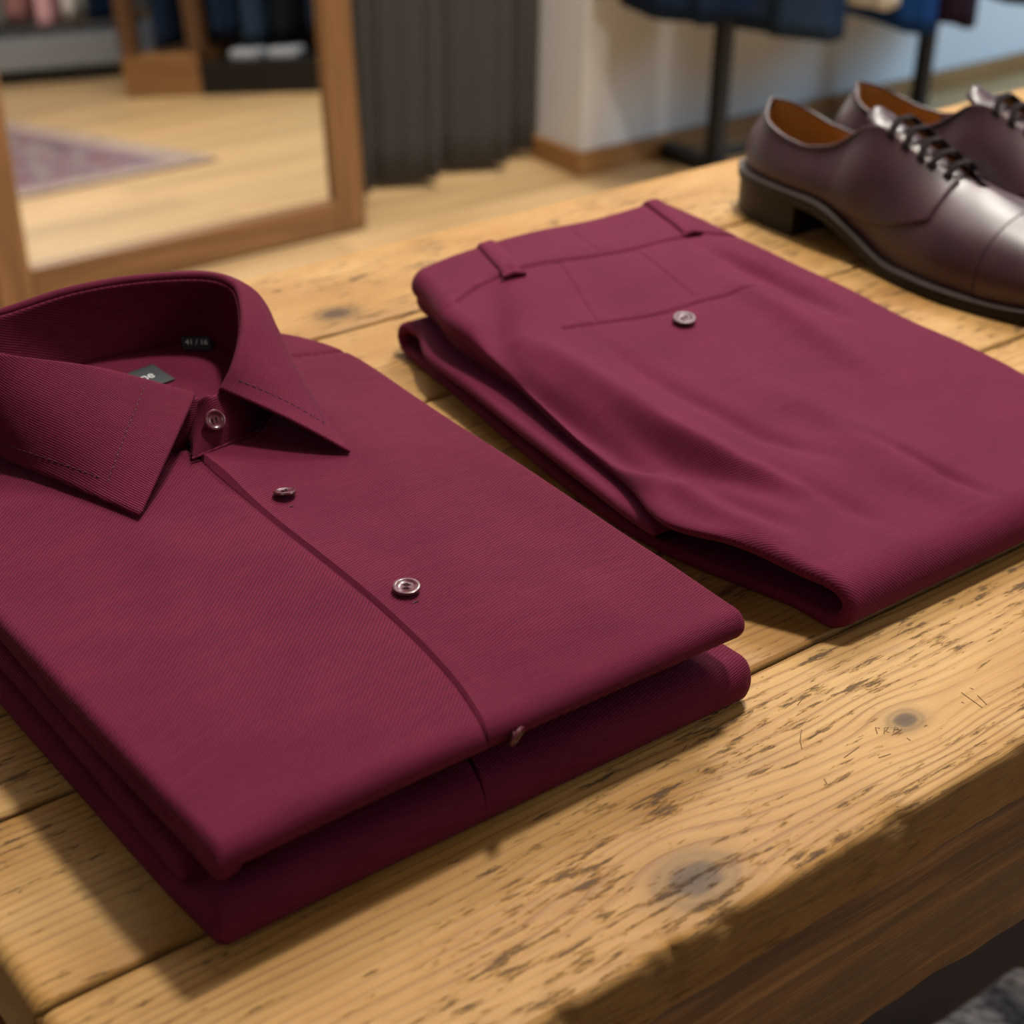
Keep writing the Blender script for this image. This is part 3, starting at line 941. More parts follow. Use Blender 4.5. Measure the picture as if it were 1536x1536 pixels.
# ---- buttons
def button(name, pos, nrm, r, parent, off, mat=BTN, spin=0.0, shank=0.001):
    n = 36
    prof = [(0, 0.62), (0.40, 0.62), (0.62, 0.66), (0.72, 0.92), (0.84, 1.0), (0.95, 0.86), (1.0, 0.5), (0.93, 0.12), (0.6, 0.0), (0, 0.0)]
    th = r*0.36
    Vv = []; Fc = []
    P_ = np.zeros((len(prof)-2, n, 3))
    for i, (a_, z_) in enumerate(prof[1:-1]):
        t = np.linspace(0, 2*math.pi, n, endpoint=False)
        P_[i, :, 0] = a_*r*np.cos(t); P_[i, :, 1] = a_*r*np.sin(t); P_[i, :, 2] = z_*th
    m_ = len(prof)-2
    V = list(P_.reshape(-1, 3)); Fc = grid_faces(m_, n, cv=True, flip=True)
    Fc.append(tuple(range(n))); Fc.append(tuple((m_-1)*n+k for k in range(n-1, -1, -1)))
    V = np.array(V)
    N = np.asarray(nrm, float); N /= np.linalg.norm(N)
    X = np.cross([0, 1, 0.2], N); X /= np.linalg.norm(X); Y = np.cross(N, X)
    c, s = math.cos(spin), math.sin(spin); X, Y = c*X+s*Y, -s*X+c*Y
    T = lambda V: np.asarray(pos) + N*shank + V[:, :1]*X + V[:, 1:2]*Y + V[:, 2:3]*N
    W_ = T(V); W_[:, 2] += TT
    o = mesh_obj(name, W_, Fc, mat, parent, None, True, off); fix(o); autosmooth(o, 40)
    # four holes with cross-sewn thread
    mb = MB(); h = 0.21*r
    for sx in (-1, 1):
        for sy in (-1, 1):
            k = 12; t = np.linspace(0, 2*math.pi, k, endpoint=False)
            ringo = np.stack([sx*h+0.12*r*np.cos(t), sy*h+0.12*r*np.sin(t), np.full(k, 0.66*th)], 1)
            mb.add(T(ringo)+[0, 0, TT], [tuple(range(k))])
    for sx in (-1, 1):
        V, Fc = tube(T(np.array([[sx*h, -h, .60*th], [sx*h*0.95, 0, .95*th], [sx*h, h, .60*th]])), 0.07*r, 6); V[:, 2] += TT
        mb.add(V, Fc)
    # shank thread under the button
    V, Fc = tube(np.array([np.asarray(pos)-N*0.0015, np.asarray(pos)+N*(shank+0.0003)]), 0.25*r, 8); V[:, 2] += TT
    mb.add(V, Fc)
    mb.build('thread', STITCH, o, True, off)
    return o


def surf(px, py, zf, it=8, z=.045):
    for _ in range(it):
        q = bpl(px, py, z); z = float(zf(np.array([q[0]]), np.array([q[1]]))[0])
    return bpl(px, py, z)


R_B = 0.0053
button('button', W(321, 631, .0585), (-0.10, -0.80, 0.55), 0.0046, top_shirt, base_top, shank=0.0006)
button('button', surf(428, 745, zt_top), (0.10, 0.22, 0.95), 0.0048, top_shirt, base_top, spin=.4, shank=.0012)
button('button', surf(610, 887, zt_top), (-0.05, -0.05, 1), R_B, top_shirt, base_top, spin=.9)
q = bpl(773, 1103, .0365); q[1] = .3490
button('button', q, (0.35, -0.85, -0.30), 0.0040, top_shirt, base_top, shank=-0.0003)
q = bpl(768, 1203, .0075)
button('button', np.array([q[0], .3530, .0065]), (.2, -0.93, -0.4), 0.0032, low_shirt, base_low, shank=-0.0008)
# bar-tack of the buttonholes
def bartack(px, py, dx, dy):
    a_ = surf(px, py, zt_top); b_ = surf(px+dx, py+dy, zt_top)
    V, Fc = tube(np.array([a_, (a_+b_)/2+[0, 0, .0002], b_]), .00035, 6); V[:, 2] += TT
    mesh_obj('buttonhole_stitch', V, Fc, STITCH, top_shirt, V[:, :2], True, base_top)
bartack(434, 760, 6, 0)
bartack(618, 905, 10, -3)

# ------------------------------------------------------------------ trousers
tbase = np.array([.55, .52, TT])
trousers = thing('folded_trousers', tbase, 'folded burgundy dress trousers showing waistband, belt loops and buttoned back pocket', 'trousers')
TXR = lerp_fn([(0.33, .655), (.45, .668), (.55, .664), (.66, .658), (.70, .655)])
def edge_fn(meas, extra=()):
    pts = [bpl(*m_)[:2] for m_ in meas]; tab = sorted([(p[1], p[0]) for p in pts]+list(extra))
    return smooth_fn(tab)


XLT = edge_fn([(640, 425, .045), (660, 473, .0405), (703, 505, .037), (758, 548, .0335), (864, 645, .030), (945, 722, .0265), (972, 775, .0245), (1000, 792, .0265), (1060, 805, .0275), (1140, 832, .0265), (1220, 862, .0245), (1275, 893, .0200)], [(.33, .4585), (.70, .474)])
XLB = edge_fn([(600, 528, .001), (640, 562, .001), (700, 612, .001), (770, 672, .001), (850, 738, .001), (920, 792, .001), (1000, 838, .001), (1150, 897, .001), (1268, 945, .001)], [(.33, .4585), (.72, .468)])
XLM = edge_fn([(612, 520, .015), (652, 545, .0185), (700, 578, .0185), (775, 640, .0185), (868, 712, .0185), (960, 796, .015), (1040, 846, .012)], [(.33, .459), (.72, .474)])
_xlm = XLM; XLM = lambda y: _xlm(y) + .008*sstep(.650, .672, y)
_xlt = XLT; XLT = lambda y: _xlt(y) + .010*(1-rim(np.maximum(.700-np.asarray(y), 0), .010))


def trouser_path():
    """centre line (y, z, half thickness, kind, normal) from the waist, over the front fold, under, back and in again"""
    pts = []
    T = [(.700, .0395), (.66, .0400), (.60, .0360), (.55, .0325), (.50, .0292), (.45, .0262), (.41, .0240), (.385, .0227), (.372, .0222)]
    ys = [t[0] for t in T][::-1]; zs = [t[1] for t in T][::-1]
    for y in np.linspace(.700, .372, 310):
        pts.append((y, np.interp(y, ys, zs), np.interp(y, [.36, .42, .55, .62, .67], [.0034, .0036, .0052, .0072, .0078]), 0, 0))
    r = .0094
    for a_ in np.linspace(0, math.pi, 34)[1:-1]:
        pts.append((.372-r*1.25*math.sin(a_), .0128+r*math.cos(a_), .0034, 0, 0))
    for y in np.linspace(.372, .684, 90):
        pts.append((y, .0034, .0032, 1, 0))
    r = .0066
    for a_ in np.linspace(0, math.pi, 26)[1:-1]:
        pts.append((.684+r*1.3*math.sin(a_), .0100-r*math.cos(a_), .0030, 1, 0))
    for y in np.linspace(.684, .445, 90):
        pts.append((y, .0166-.0016*sstep(.684, .6, y)*0, .0030, 2, 0))
    return np.array(pts)


def px_poly(pts, z):
    return [tuple(bpl(x, y, z)[:2]) for x, y in pts]


WR = [  # drape of the upper layer: measured lines, height, width
    ([(735, 555), (820, 590), (920, 645), (1010, 700)], -.0042, .0085, .036),
    ([(790, 520), (900, 575), (1010, 640), (1120, 690)], .0026, .010, .036),
    ([(800, 640), (900, 690), (1010, 730)], .0022, .008, .032),
    ([(900, 620), (1020, 690), (1180, 745)], -.0022, .008, .03),
    ([(1000, 705), (1080, 745), (1200, 800)], -.0018, .007, .027),
    ([(960, 700), (1060, 770), (1180, 830)], .0018, .007, .027),
    ([(1120, 560), (1300, 640), (1420, 690)], .0016, .014, .036),
    ([(1290, 645), (1400, 690), (1480, 718), (1545, 748), (1720, 830)], -.0016, .0045, .032),
    ([(1310, 690), (1420, 735), (1530, 775), (1700, 850)], .0014, .010, .03),
    ([(1060, 370), (1150, 400), (1260, 450)], -.0022, .007, .045),
    ([(1090, 415), (1200, 465), (1330, 540)], .0018, .010, .043),
    ([(740, 430), (745, 500), (790, 560)], -.0016, .008, .043),
    ([(900, 520), (1020, 585), (1140, 640), (1250, 665)], -.0013, .006, .036),
    ([(960, 640), (1100, 700), (1230, 735)], .0013, .006, .03),
    ([(1130, 700), (1250, 745), (1350, 790)], -.0010, .006, .028),
    ([(1180, 600), (1260, 640)], -.0010, .010, .035),
]
GR = [  # seams: waistband, pocket opening, darts
    ([(684, 441), (712, 425), (745, 413), (780, 404), (860, 390), (940, 374), (1011, 356), (1060, 344), (1110, 345)], -.0016, .0011, .0475),
    ([(845, 487), (920, 474), (1000, 462), (1060, 446), (1130, 428)], -.0020, .0012, .043),
    ([(836, 402), (862, 432), (893, 470)], -.0008, .0011, .045),
    ([(951, 379), (990, 404), (1042, 437)], -.0008, .0011, .045),
    ([(858, 350), (893, 376)], -.0008, .0011, .047),
]
WRW = [(px_poly(p, z), a_, w_) for p, a_, w_, z in WR]
GRW = [(px_poly(p, z), a_, w_) for p, a_, w_, z in GR]
welt_line = px_poly([(850, 492), (925, 481), (1005, 470), (1065, 455), (1132, 434)], .043)


def drape(X, Y):
    z = 0.0009*np.sin(X*34+Y*21+.5)+0.0006*np.sin(X*70-Y*45)+0.0004*np.sin(X*13+Y*90)
    for p, a_, w_ in WRW:
        d, s = dist_poly(X, Y, p); z = z + 2.3*a_*np.exp(-(d/w_)**2)*np.sqrt(np.clip(np.sin(math.pi*np.clip(s, .02, .98)), 0, 1))
    for p, a_, w_ in GRW:
        d, s = dist_poly(X, Y, p); z = z + a_*np.exp(-(d/w_)**2)
    # waistband is a doubled layer
    wl = GRW[0][0]
    yb_ = np.interp(X, [p[0] for p in wl][:9], [p[1] for p in wl][:9])
    z = z + .0007*sstep(yb_, yb_+.001, Y)
    return z


def make_trousers():
    pth = trouser_path(); ns = len(pth)
    y, z, h, kd = pth[:, 0], pth[:, 1], pth[:, 2], pth[:, 3]
    ty = np.gradient(y); tz = np.gradient(z); l = np.hypot(ty, tz); ty /= l; tz /= l
    ny, nz = -tz*-1, ty*-1     # outward of the fold: up on the top layer
    ny, nz = tz, -ty
    us = arc_spacing(230, 1.0, .030, .035, 12)
    A = np.zeros((ns, len(us), 3)); B = np.zeros_like(A)
    L = np.concatenate([[0], np.cumsum(np.hypot(np.diff(y), np.diff(z)))])
    xl = np.where(kd == 0, XLT(y), np.where(kd == 1, XLB(y), XLM(y)))
    k = np.ones(9)/9; xl = np.convolve(np.pad(xl, 4, mode='edge'), k, 'valid')
    xr = TXR(y) - np.where(kd > 0, .004, 0)
    X = xl[:, None] + (xr-xl)[:, None]*us[None]
    dl = X-xl[:, None]; dr = xr[:, None]-X
    rl = np.where(kd == 0, np.interp(y, [.40, .46, .66], [.0045, .009, .009]), .0034)[:, None]
    fac = rim(dl, rl)*rim(dr, .006)
    endr = np.minimum(L, L[-1]-L)[:, None]
    fac = fac*rim(endr, np.where(kd == 0, .0080, .004)[:, None])
    Yg = np.repeat(y[:, None], len(us), 1)
    dz = drape(X, Yg)*sstep(.362, .405, Yg)
    top = (kd == 0)[:, None]*1.0
    dz = dz*top*np.clip(fac, 0, 1)*(np.arange(ns) < 311)[:, None]
    # upper layer sinks at its open side, lifts again at the mouth of the front fold
    droop = (.0045*sstep(.445, .49, Yg)*(1-sstep(.58, .66, Yg)) + .004*sstep(.62, .66, Yg))*np.exp(-(dl/.024)**2)*top*(np.arange(ns) < 311)[:, None]
    lift = .0050*np.exp(-((Yg-.408)/.024)**2)*np.exp(-(dl/.026)**2)*top*(np.arange(ns) < 311)[:, None]
    zz = z[:, None]-droop+lift
    A[:, :, 0] = X; B[:, :, 0] = X
    A[:, :, 1] = Yg + ny[:, None]*h[:, None]*fac; A[:, :, 2] = zz + nz[:, None]*h[:, None]*fac + dz
    B[:, :, 1] = Yg - ny[:, None]*h[:, None]*fac; B[:, :, 2] = zz - nz[:, None]*h[:, None]*fac + dz*.5
    # round the waist corner at the open side
    nn = ns*len(us)
    V = np.concatenate([A.reshape(-1, 3), B.reshape(-1, 3)]); V[:, 2] = np.maximum(V[:, 2], .0001)+TT
    Fc = grid_faces(ns, len(us), flip=True) + grid_faces(ns, len(us), nn)
    Ug = np.stack([X, np.repeat(L[:, None], len(us), 1)], 2).reshape(-1, 2)
    mb = MB(); mb.add(V, Fc, np.concatenate([Ug, Ug]))
    # front half of the waist under the seat panel
    xl2 = lambda yy: XLT(yy)+.0045+.001*np.sin(np.asarray(yy)*60)
    V2, F2, U2_ = pillow(xl2, const(.65), const(.56), const(.6945), lambda X, Y: np.interp(Y, [.5, .6, .66, .70], [.025, .0285, .034, .035])+0*X, lambda X, Y: np.full(X.shape, .0195), .0055, .005, .006, .006, 60, 60)
    mb.add(V2, F2, U2_)
    o = mb.build('trouser_body', TROU, trousers, True, tbase); fix(o)
    return A


TA = make_trousers()
def tr_z(X, Y):
    i = np.argmin(np.abs(TA[:311, 5:-5, 0].mean(1)*0 + TA[:311, 100, 1]-Y[0]))
    row = TA[i]
    return np.array([np.interp(X[0], row[:, 0], row[:, 2])])


def belt_loop(ptop, pbot, wpx):
    a_ = surf(*ptop, tr_z, z=.047); b_ = surf(*pbot, tr_z, z=.047)
    n = 26; w = .0104
    d = (b_-a_); side = np.array([d[1], -d[0], 0]); side /= np.linalg.norm(side)
    if side[0] < 0: side = -side
    P_ = np.zeros((n, 9, 3))
    dn = d[:2]/np.linalg.norm(d[:2])
    for i, t in enumerate(np.linspace(-0.20, 1.0, n)):
        c = a_+d*t
        for j, s in enumerate(np.linspace(-.5, .5, 9)):
            q = c+side*w*s
            over = max(0.0, q[1]-.6995); q[1] -= over*.85; z = tr_z(np.array([q[0]]), np.array([min(q[1], .6990)]))[0] - over*.9
            lift = .0022*(1-.5*(2*s)**4)
            P_[i, j] = (q[0], q[1], z+lift)
    V, Fc, U = sheet(P_[:, ::-1] if False else P_, .0020, P_[:, :, :2].copy()); V[:, 2] += TT
    o = mesh_obj('belt_loop', V, Fc, TROU, trousers, U, True, tbase); fix(o)
    # folded foot of the loop with its bar-tack
    q0 = b_+side*w*-.62; q1 = b_+side*w*.62
    V, Fc = tube(np.array([q0+[0, 0, .0012], (q0+q1)/2+[0, 0, .0026], q1+[0, 0, .0012]]), .0014, 8); V[:, 2] += TT
    mesh_obj('bar_tack', V, Fc, TROU, o, V[:, :2], True, tbase)


belt_loop((713, 372), (771, 416), 30)
belt_loop((985, 309), (1038, 354), 30)
pb = surf(1026, 483, tr_z, z=.04)
GREYBTN = mat_plain('mauve_button', (0.085, 0.028, 0.043), 0.45, var=0.5, scale=500, coat=0.0)
button('pocket_button', pb, (-.08, -.12, 1), .0060, trousers, tbase, mat=GREYBTN)
# ------------------------------------------------------------------ shoes
SL = 0.292
def shoe_w(t, side):
    """half width of the upper at the welt; side -1 is the outer (camera) side"""
    tab = [(0, .012), (.006, .019), (.02, .0265), (.045, .0305), (.08, .0310), (.12, .0320), (.155, .0390), (.185, .0440), (.21, .0430), (.235, .0385), (.26, .0315), (.276, .0240), (.285, .0165), (.2895, .0100), (.292, .0)]
    return np.interp(t, [a_[0] for a_ in tab], [a_[1] for a_ in tab])


def outline(n=90, grow=0.0, t0=0.0, t1=SL):
    """closed plan outline of the shoe: list of (t, w), left side heel->toe then right side back"""
    th = np.linspace(0, math.pi, n)
    t = SL*(1-np.cos(th))/2
    ws = smooth_fn([(x, shoe_w(x, 1)) for x in np.linspace(0, SL, 200)])
    w = np.maximum(ws(t), 0); w[0] = 0; w[-1] = 0
    L = np.stack([t, -w*1.02], 1); R = np.stack([t[::-1], w[::-1]*1.0], 1)[1:-1]
    P_ = np.concatenate([L, R])
    # swing the toe a little inward
    P_[:, 1] += 0.010*sstep(.10, .29, P_[:, 0])
    if grow:
        d = np.roll(P_, -1, 0)-np.roll(P_, 1, 0); nrm = np.stack([d[:, 1], -d[:, 0]], 1); nrm /= np.maximum(np.linalg.norm(nrm, axis=1, keepdims=True), 1e-9)
        if np.dot(nrm[n//4], [0, -1]) < 0: nrm = -nrm
        P_ = P_+nrm*grow
    return P_


def sole_bottom(t):
    # heel block 22 mm, arch, ball on the ground, toe spring
    t = np.asarray(t)
    return .021*(1-sstep(.075, .155, t)) + .006*sstep(.22, .30, t)


RIMZ = smooth_fn([(0, .0705), (.004, .0695), (.02, .0630), (.04, .0572), (.06, .0555), (.08, .0605), (.092, .0695), (.102, .0780), (.12, .086)])
RIMW = smooth_fn([(0, .0), (.003, .006), (.008, .0125), (.018, .0190), (.03, .0220), (.06, .0235), (.08, .0205), (.092, .0170), (.102, .0140), (.12, .0120), (.155, .0095), (.172, .0070), (.180, .0), (.3, 0)])
CREST = smooth_fn([(.08, .0810), (.102, .0810), (.112, .0815), (.120, .0790), (.145, .0690), (.170, .0600), (.195, .0540), (.22, .0490), (.245, .0440), (.27, .0355), (.285, .0250), (.292, .0160)])
def shoe_section(t):
    """welt height, crest height of the closed front, rim height"""
    zw = sole_bottom(t)+.0075
    crest = CREST(t)
    rimz = RIMZ(t)
    return zw, crest, rimz


def side_pt(t, w, v, sgn, open_half):
    """point of the upper: t along, w signed welt half-width, v 0 welt..1 top"""
    pass


def build_upper():
    """returns grid [nt, nv] for one side (sgn -1 / +1), v=0 welt -> v=1 rim or crest"""
    th = np.linspace(0, math.pi, 120); ts = SL*(1-np.cos(th))/2
    ws = smooth_fn([(x, shoe_w(x, 1)) for x in np.linspace(0, SL, 200)])
    out = {}
    for sgn in (-1, 1):
        nv_ = 34
        G = np.zeros((len(ts), nv_, 3))
        for i, t in enumerate(ts):
            zw, crest, rimz = shoe_section(t)
            w0 = max(float(ws(t)), 0.0) if 0 < i < len(ts)-1 else 0.0
            cen = 0.010*float(sstep(.10, .29, t))
            T_OP = .104
            p0 = np.array([t, w0, zw])
            wr = float(RIMW(t)) if (i and t < .181) else 0.0
            bl = float(sstep(.086, .128, t))
            tt = t + .006*(1-sstep(0, .03, t))
            top = np.array([tt, wr, rimz])*(1-bl) + np.array([t, wr, crest - wr*.25])*bl
            bo = .0045*(1-bl) + bl*np.interp(t, [.09, .12, .18, .25, .29], [.003, .0015, .006, .009, .006])
            k = np.interp(t, [.092, .13, .18, .24, .292], [.62, .60, .62, .66, .60])
            a1 = p0+np.array([-.004*(1-sstep(0, .03, t)), .0045, (top[2]-zw)*.42]); a2 = top+np.array([-.002*(1-sstep(0, .03, t)), .0027, -(top[2]-zw)*.30])
            b1 = p0+np.array([0, bo*.75, (top[2]-zw)*k]); b2 = top+np.array([0, max(w0-wr, 0)*np.interp(t, [.092, .16, .2, .292], [.36, .42, .58, .6]), -(top[2]-zw)*np.interp(t, [.092, .16, .21], [.22, .16, .02])])
            c1 = a1*(1-bl)+b1*bl; c2 = a2*(1-bl)+b2*bl
            for j, v in enumerate(np.linspace(0, 1, nv_)):
                q = (1-v)**3*p0+3*(1-v)**2*v*c1+3*(1-v)*v*v*c2+v**3*top
                G[i, j] = (q[0], cen+sgn*q[1], q[2])
        out[sgn] = G
    return ts, out


def make_shoe(loc, rz, label):
    root = thing('derby_shoe', loc, label, 'shoe', 'pair of derby shoes', rz)
    def tf(V):                       # shoe coordinates (t, w, z) -> local: toe along -Y
        V = np.asarray(V, float).reshape(-1, 3)
        return np.stack([V[:, 1], -V[:, 0], V[:, 2]], 1)
    def add(name, V, Fc, mat, parent=root, smooth=True, ang=None, thick=None):
        o = mesh_obj(name, tf(V), Fc, mat, parent, None, smooth); fix(o)
        if ang: autosmooth(o, ang)
        return o
    ts, G = build_upper()
    nt, nv_ = G[1].shape[:2]
    # upper: both sides, outer skin plus a thin inner skin along the rim
    mb = MB()
    op = int(np.searchsorted(ts, .104))
    for s in (-1, 1):
        mb.add(G[s].reshape(-1, 3), grid_faces(nt, nv_, flip=(s < 0)))
    # closed vamp between the two crests (front of the lacing)
    upper = add('upper', np.concatenate(mb.V), mb.F, LEATHER)
    import bmesh
    bm = bmesh.new(); bm.from_mesh(upper.data); bmesh.ops.remove_doubles(bm, verts=bm.verts, dist=.0002); bmesh.ops.recalc_face_normals(bm, faces=bm.faces); bm.to_mesh(upper.data); bm.free()
    upper.data.polygons.foreach_set('use_smooth', np.ones(len(upper.data.polygons), dtype=bool))
    # rolled rim and lining
    rimL = G[-1][:op+3, -1]; rimR = G[1][:op+3, -1]
    loop = np.concatenate([rimL[::-1], rimR[1:]])
    V, Fc = tube(loop, .0011, 8); add('topline_binding', V, Fc, LEATHER)
    mb = MB()
    for s in (-1, 1):
        g = G[s][:op+14].copy(); cen = 0.0
        inn = g.copy(); inn[:, :, 1] -= s*.0022; inn[:, :, 1] = np.where(s*inn[:, :, 1] < 0, 0, inn[:, :, 1])
        inn[:, :, 0] += .0022*(1-sstep(0, .03, inn[:, :, 0]))
        mb.add(inn.reshape(-1, 3), grid_faces(*inn.shape[:2], flip=(s > 0)))
    # insole
    o_ = outline(90, -.003); z_ = sole_bottom(o_[:, 0])+.010
    V = np.concatenate([np.column_stack([o_[:, 0], o_[:, 1], z_])])
    mb.add(V, [tuple([i, i+1, len(V)-1-i, len(V)-i]) if i > 0 else (0, 1, len(V)-1) for i in range(0, 85)])
    add('lining', np.concatenate(mb.V), mb.F, LINING)
    # quarters: the derby facings, laid over the vamp
    for s in (-1, 1):
        i0 = int(np.searchsorted(ts, .060)); i1 = int(np.searchsorted(ts, .169))
        rows = range(i0, i1)
        nq = 26
        Q = np.zeros((len(rows), nq, 3))
        N = normals(G[s])*(1 if s < 0 else -1)
        if N[60, 15, 1]*s < 0: N = -N
        for a_, i in enumerate(rows):
            t = ts[i]
            # lower edge sweeps from the welt at the heel up to the facing corner at the front
            vlow = np.interp(t, [.06, .10, .125, .145, .160, .169], [.02, .04, .12, .25, .38, .47])
            vtop = np.interp(t, [.06, .155, .165, .169], [1.0, 1.0, .98, .95])
            for j, f_ in enumerate(np.linspace(0, 1, nq)):
                v = (vlow+(vtop-vlow)*f_)*(nv_-1); j0 = min(int(v), nv_-2); u = v-j0
                Q[a_, j] = G[s][i, j0]*(1-u)+G[s][i, j0+1]*u + (N[i, j0]*(1-u)+N[i, min(j0+1, nv_-1)]*u)*(-.0024+.0040*sstep(0.0, .055, t-.06))
        V, Fc, U = sheet(Q if s < 0 else Q[:, ::-1], .0012, Q[:, :, :2].copy()); 
        add('quarter', V, Fc, LEATHER)
    # tongue standing up behind the laces
    tg = np.zeros((22, 11, 3))
    for i, t in enumerate(np.linspace(.094, .175, 22)):
        _, cz, _ = shoe_section(max(t, .104))
        z0 = cz - .0022 + (.007*(1-(t-.094)/.016) if t < .110 else 0)
        hw = np.interp(t, [.094, .10, .12, .175], [.009, .0125, .0115, .007])
        for j, s in enumerate(np.linspace(-1, 1, 11)):
            tg[i, j] = (t, 0.010*float(sstep(.10, .29, t))+hw*s, z0 - .0045*abs(s)**2)
    V, Fc, U = sheet(tg, .002, tg[:, :, :2].copy()); add('tongue', V, Fc, LEATHER)
    # toe cap
    mb = MB()
    i0 = int(np.searchsorted(ts, .208))
    for s in (-1, 1):
        N = normals(G[s]); 
        if N[90, 20, 1]*s < 0: N = -N
        Nn_ = np.nan_to_num(N)
        Q = G[s][i0:] + Nn_[i0:]*.0011
        mb.add(Q.reshape(-1, 3), grid_faces(*Q.shape[:2], flip=(s < 0)))
        # edge of the cap
        e0 = G[s][i0] - np.array([.0004, 0, 0]); e1 = Q[0]
        mb.add(np.concatenate([e0, e1]), [(j, j+1, nv_+j+1, nv_+j) for j in range(nv_-1)])
    add('toe_cap', np.concatenate(mb.V), mb.F, LEATHER)
    arc = np.concatenate([G[-1][i0, 2:], G[1][i0, 1:-1][::-1]]); arc[:, 0] -= .0006; arc[:, 2] += .0003
    V, Fc = tube(arc, .0009, 6); add('cap_seam', V, Fc, LACE)
    # welt and sole
    def ring_solid(grow, zlo, zhi, name, mat, round_=0.0):
        o_ = outline(90, grow); t = np.clip(o_[:, 0], 0, SL)
        lo = zlo(t); hi = zhi(t)
        m_ = len(o_)
        inn = outline(90, grow-.0008)
        V = np.concatenate([np.column_stack([inn, lo]), np.column_stack([o_, lo+.0008]), np.column_stack([o_, hi-.0008]), np.column_stack([inn, hi])])
        Fc = []
        for k in range(3):
            for i in range(m_):
                i2 = (i+1) % m_
                Fc.append((k*m_+i, k*m_+i2, (k+1)*m_+i2, (k+1)*m_+i))
        half = 90
        for k, off_ in ((0, 0), (3, 3*m_)):
            for i in range(half-1):
                a_, b_ = i, i+1; c_, d_ = (m_-i-1) % m_, (m_-i) % m_
                if i == 0: f_ = (off_+0, off_+1, off_+m_-1)
                elif i == half-2: f_ = (off_+i, off_+i+1, off_+m_-i)
                else: f_ = (off_+i, off_+i+1, off_+m_-i-1, off_+m_-i)
                Fc.append(f_)
        return add(name, V, Fc, mat, ang=40)
    ring_solid(.0050, lambda t: sole_bottom(t), lambda t: sole_bottom(t)+.0058, 'sole', SOLE)
    ring_solid(.0052, lambda t: sole_bottom(t)+.0056, lambda t: sole_bottom(t)+.0082, 'welt', WELT)
    # heel block: back part of the outline, cut off with a concave breast
    o_ = outline(90, .0032)
    tt = np.minimum(o_[:, 0], .068)
    sel = [i for i in range(len(o_)) if o_[i, 0] <= .066]
    pl = o_[sel]; left_ = pl[pl[:, 1] <= 0]; right_ = pl[pl[:, 1] > 0]
    left_ = left_[np.argsort(left_[:, 0])]; right_ = right_[np.argsort(-right_[:, 0])]
    ring_ = np.concatenate([left_, right_])
    m_ = len(ring_)
    V = np.concatenate([np.column_stack([ring_*[1, 1], np.zeros(m_)]), np.column_stack([ring_, np.full(m_, .0215)])])
    Fc = [(i, (i+1) % m_, m_+(i+1) % m_, m_+i) for i in range(m_)] + [tuple(range(m_)), tuple(range(2*m_-1, m_-1, -1))]
    add('heel', V, Fc, SOLE, ang=40)
    # laces: five bars, dipping to the tongue between the eyelets
    for k, t in enumerate(np.linspace(.114, .159, 5)):
        cen = 0.010*float(sstep(.10, .29, t)); _, cz, _ = shoe_section(t)
        i = int(np.searchsorted(ts, t)); jv = int(nv_*.90)
        pL = G[-1][i, jv].copy(); pR = G[1][i, jv].copy()
        path = catmull([pL+[0, .001, -.001], pL+[0, -.0002, .0026], np.array([t+.001, cen-.006, cz+.0030]), np.array([t+.002, cen, cz+.0036]), np.array([t+.001, cen+.006, cz+.0030]), pR+[0, .0002, .0026], pR+[0, -.001, -.001]], 30)
        V, Fc = tube(path, .0013, 8); add('lace', V, Fc, LACE)
        path[:, 0] += .0027
        V, Fc = tube(path, .0013, 8); add('lace', V, Fc, LACE)
    return root


SH1 = make_shoe((0.804, 0.762, TT), math.radians(0.5), 'oxblood leather derby shoe nearest the folded trousers, heel towards the back edge')
SH2 = make_shoe((0.880, 0.757, TT), math.radians(8), 'oxblood derby shoe standing behind its mate, mostly cut off by the right frame edge')

# ------------------------------------------------------------------ leaning mirror
MT = math.radians(5.0)
mbse = (1.345, 2.635, 0.0)
mirror = thing('leaning_mirror', mbse, 'tall wood framed mirror leaning back behind the table, reflecting floor and rug', 'mirror')
mirror.rotation_euler = (-MT, 0, 0)
MW0, MW1, MH = -0.40, 0.342, 1.80       # outer frame, local x and height
fw = 0.064
def fr(name, x0, x1, z0, z1, y0=-.022, y1=.018, mat=FRAMEM):
    V, Fc = box(x0, x1, y0, y1, z0, z1, .004); return mesh_obj(name, V, Fc, mat, mirror, None, False)
fr('frame_side', MW0, MW0+fw, .002, MH); fr('frame_side', MW1-fw, MW1, .002, MH)
FRX = mat_wood_simple('mirror_frame_rail', (0.12, 0.050, 0.014), (0.205, 0.092, 0.027), (0.30, 0.145, 0.045), 0)
fr('frame_rail', MW0+fw, MW1-fw, .002, .002+fw, mat=FRX); fr('frame_rail', MW0+fw, MW1-fw, MH-fw, MH, mat=FRX)
m, nt, b = newmat('silvered_glass')
oc = nd(nt, 'ShaderNodeTexCoord').outputs['Object']
nt.links.new(mix(nt, noise(nt, oc, 3, 2), (0.90, 0.91, 0.90), (0.93, 0.94, 0.93)), b.inputs['Base Color'])
setp(b, Metallic=1.0, Roughness=0.015)
V, Fc = box(MW0+fw-.003, MW1-fw+.003, -.006, .004, .002+fw-.003, MH-fw+.003)
mesh_obj('mirror_glass', V, Fc, m, mirror, None, False)

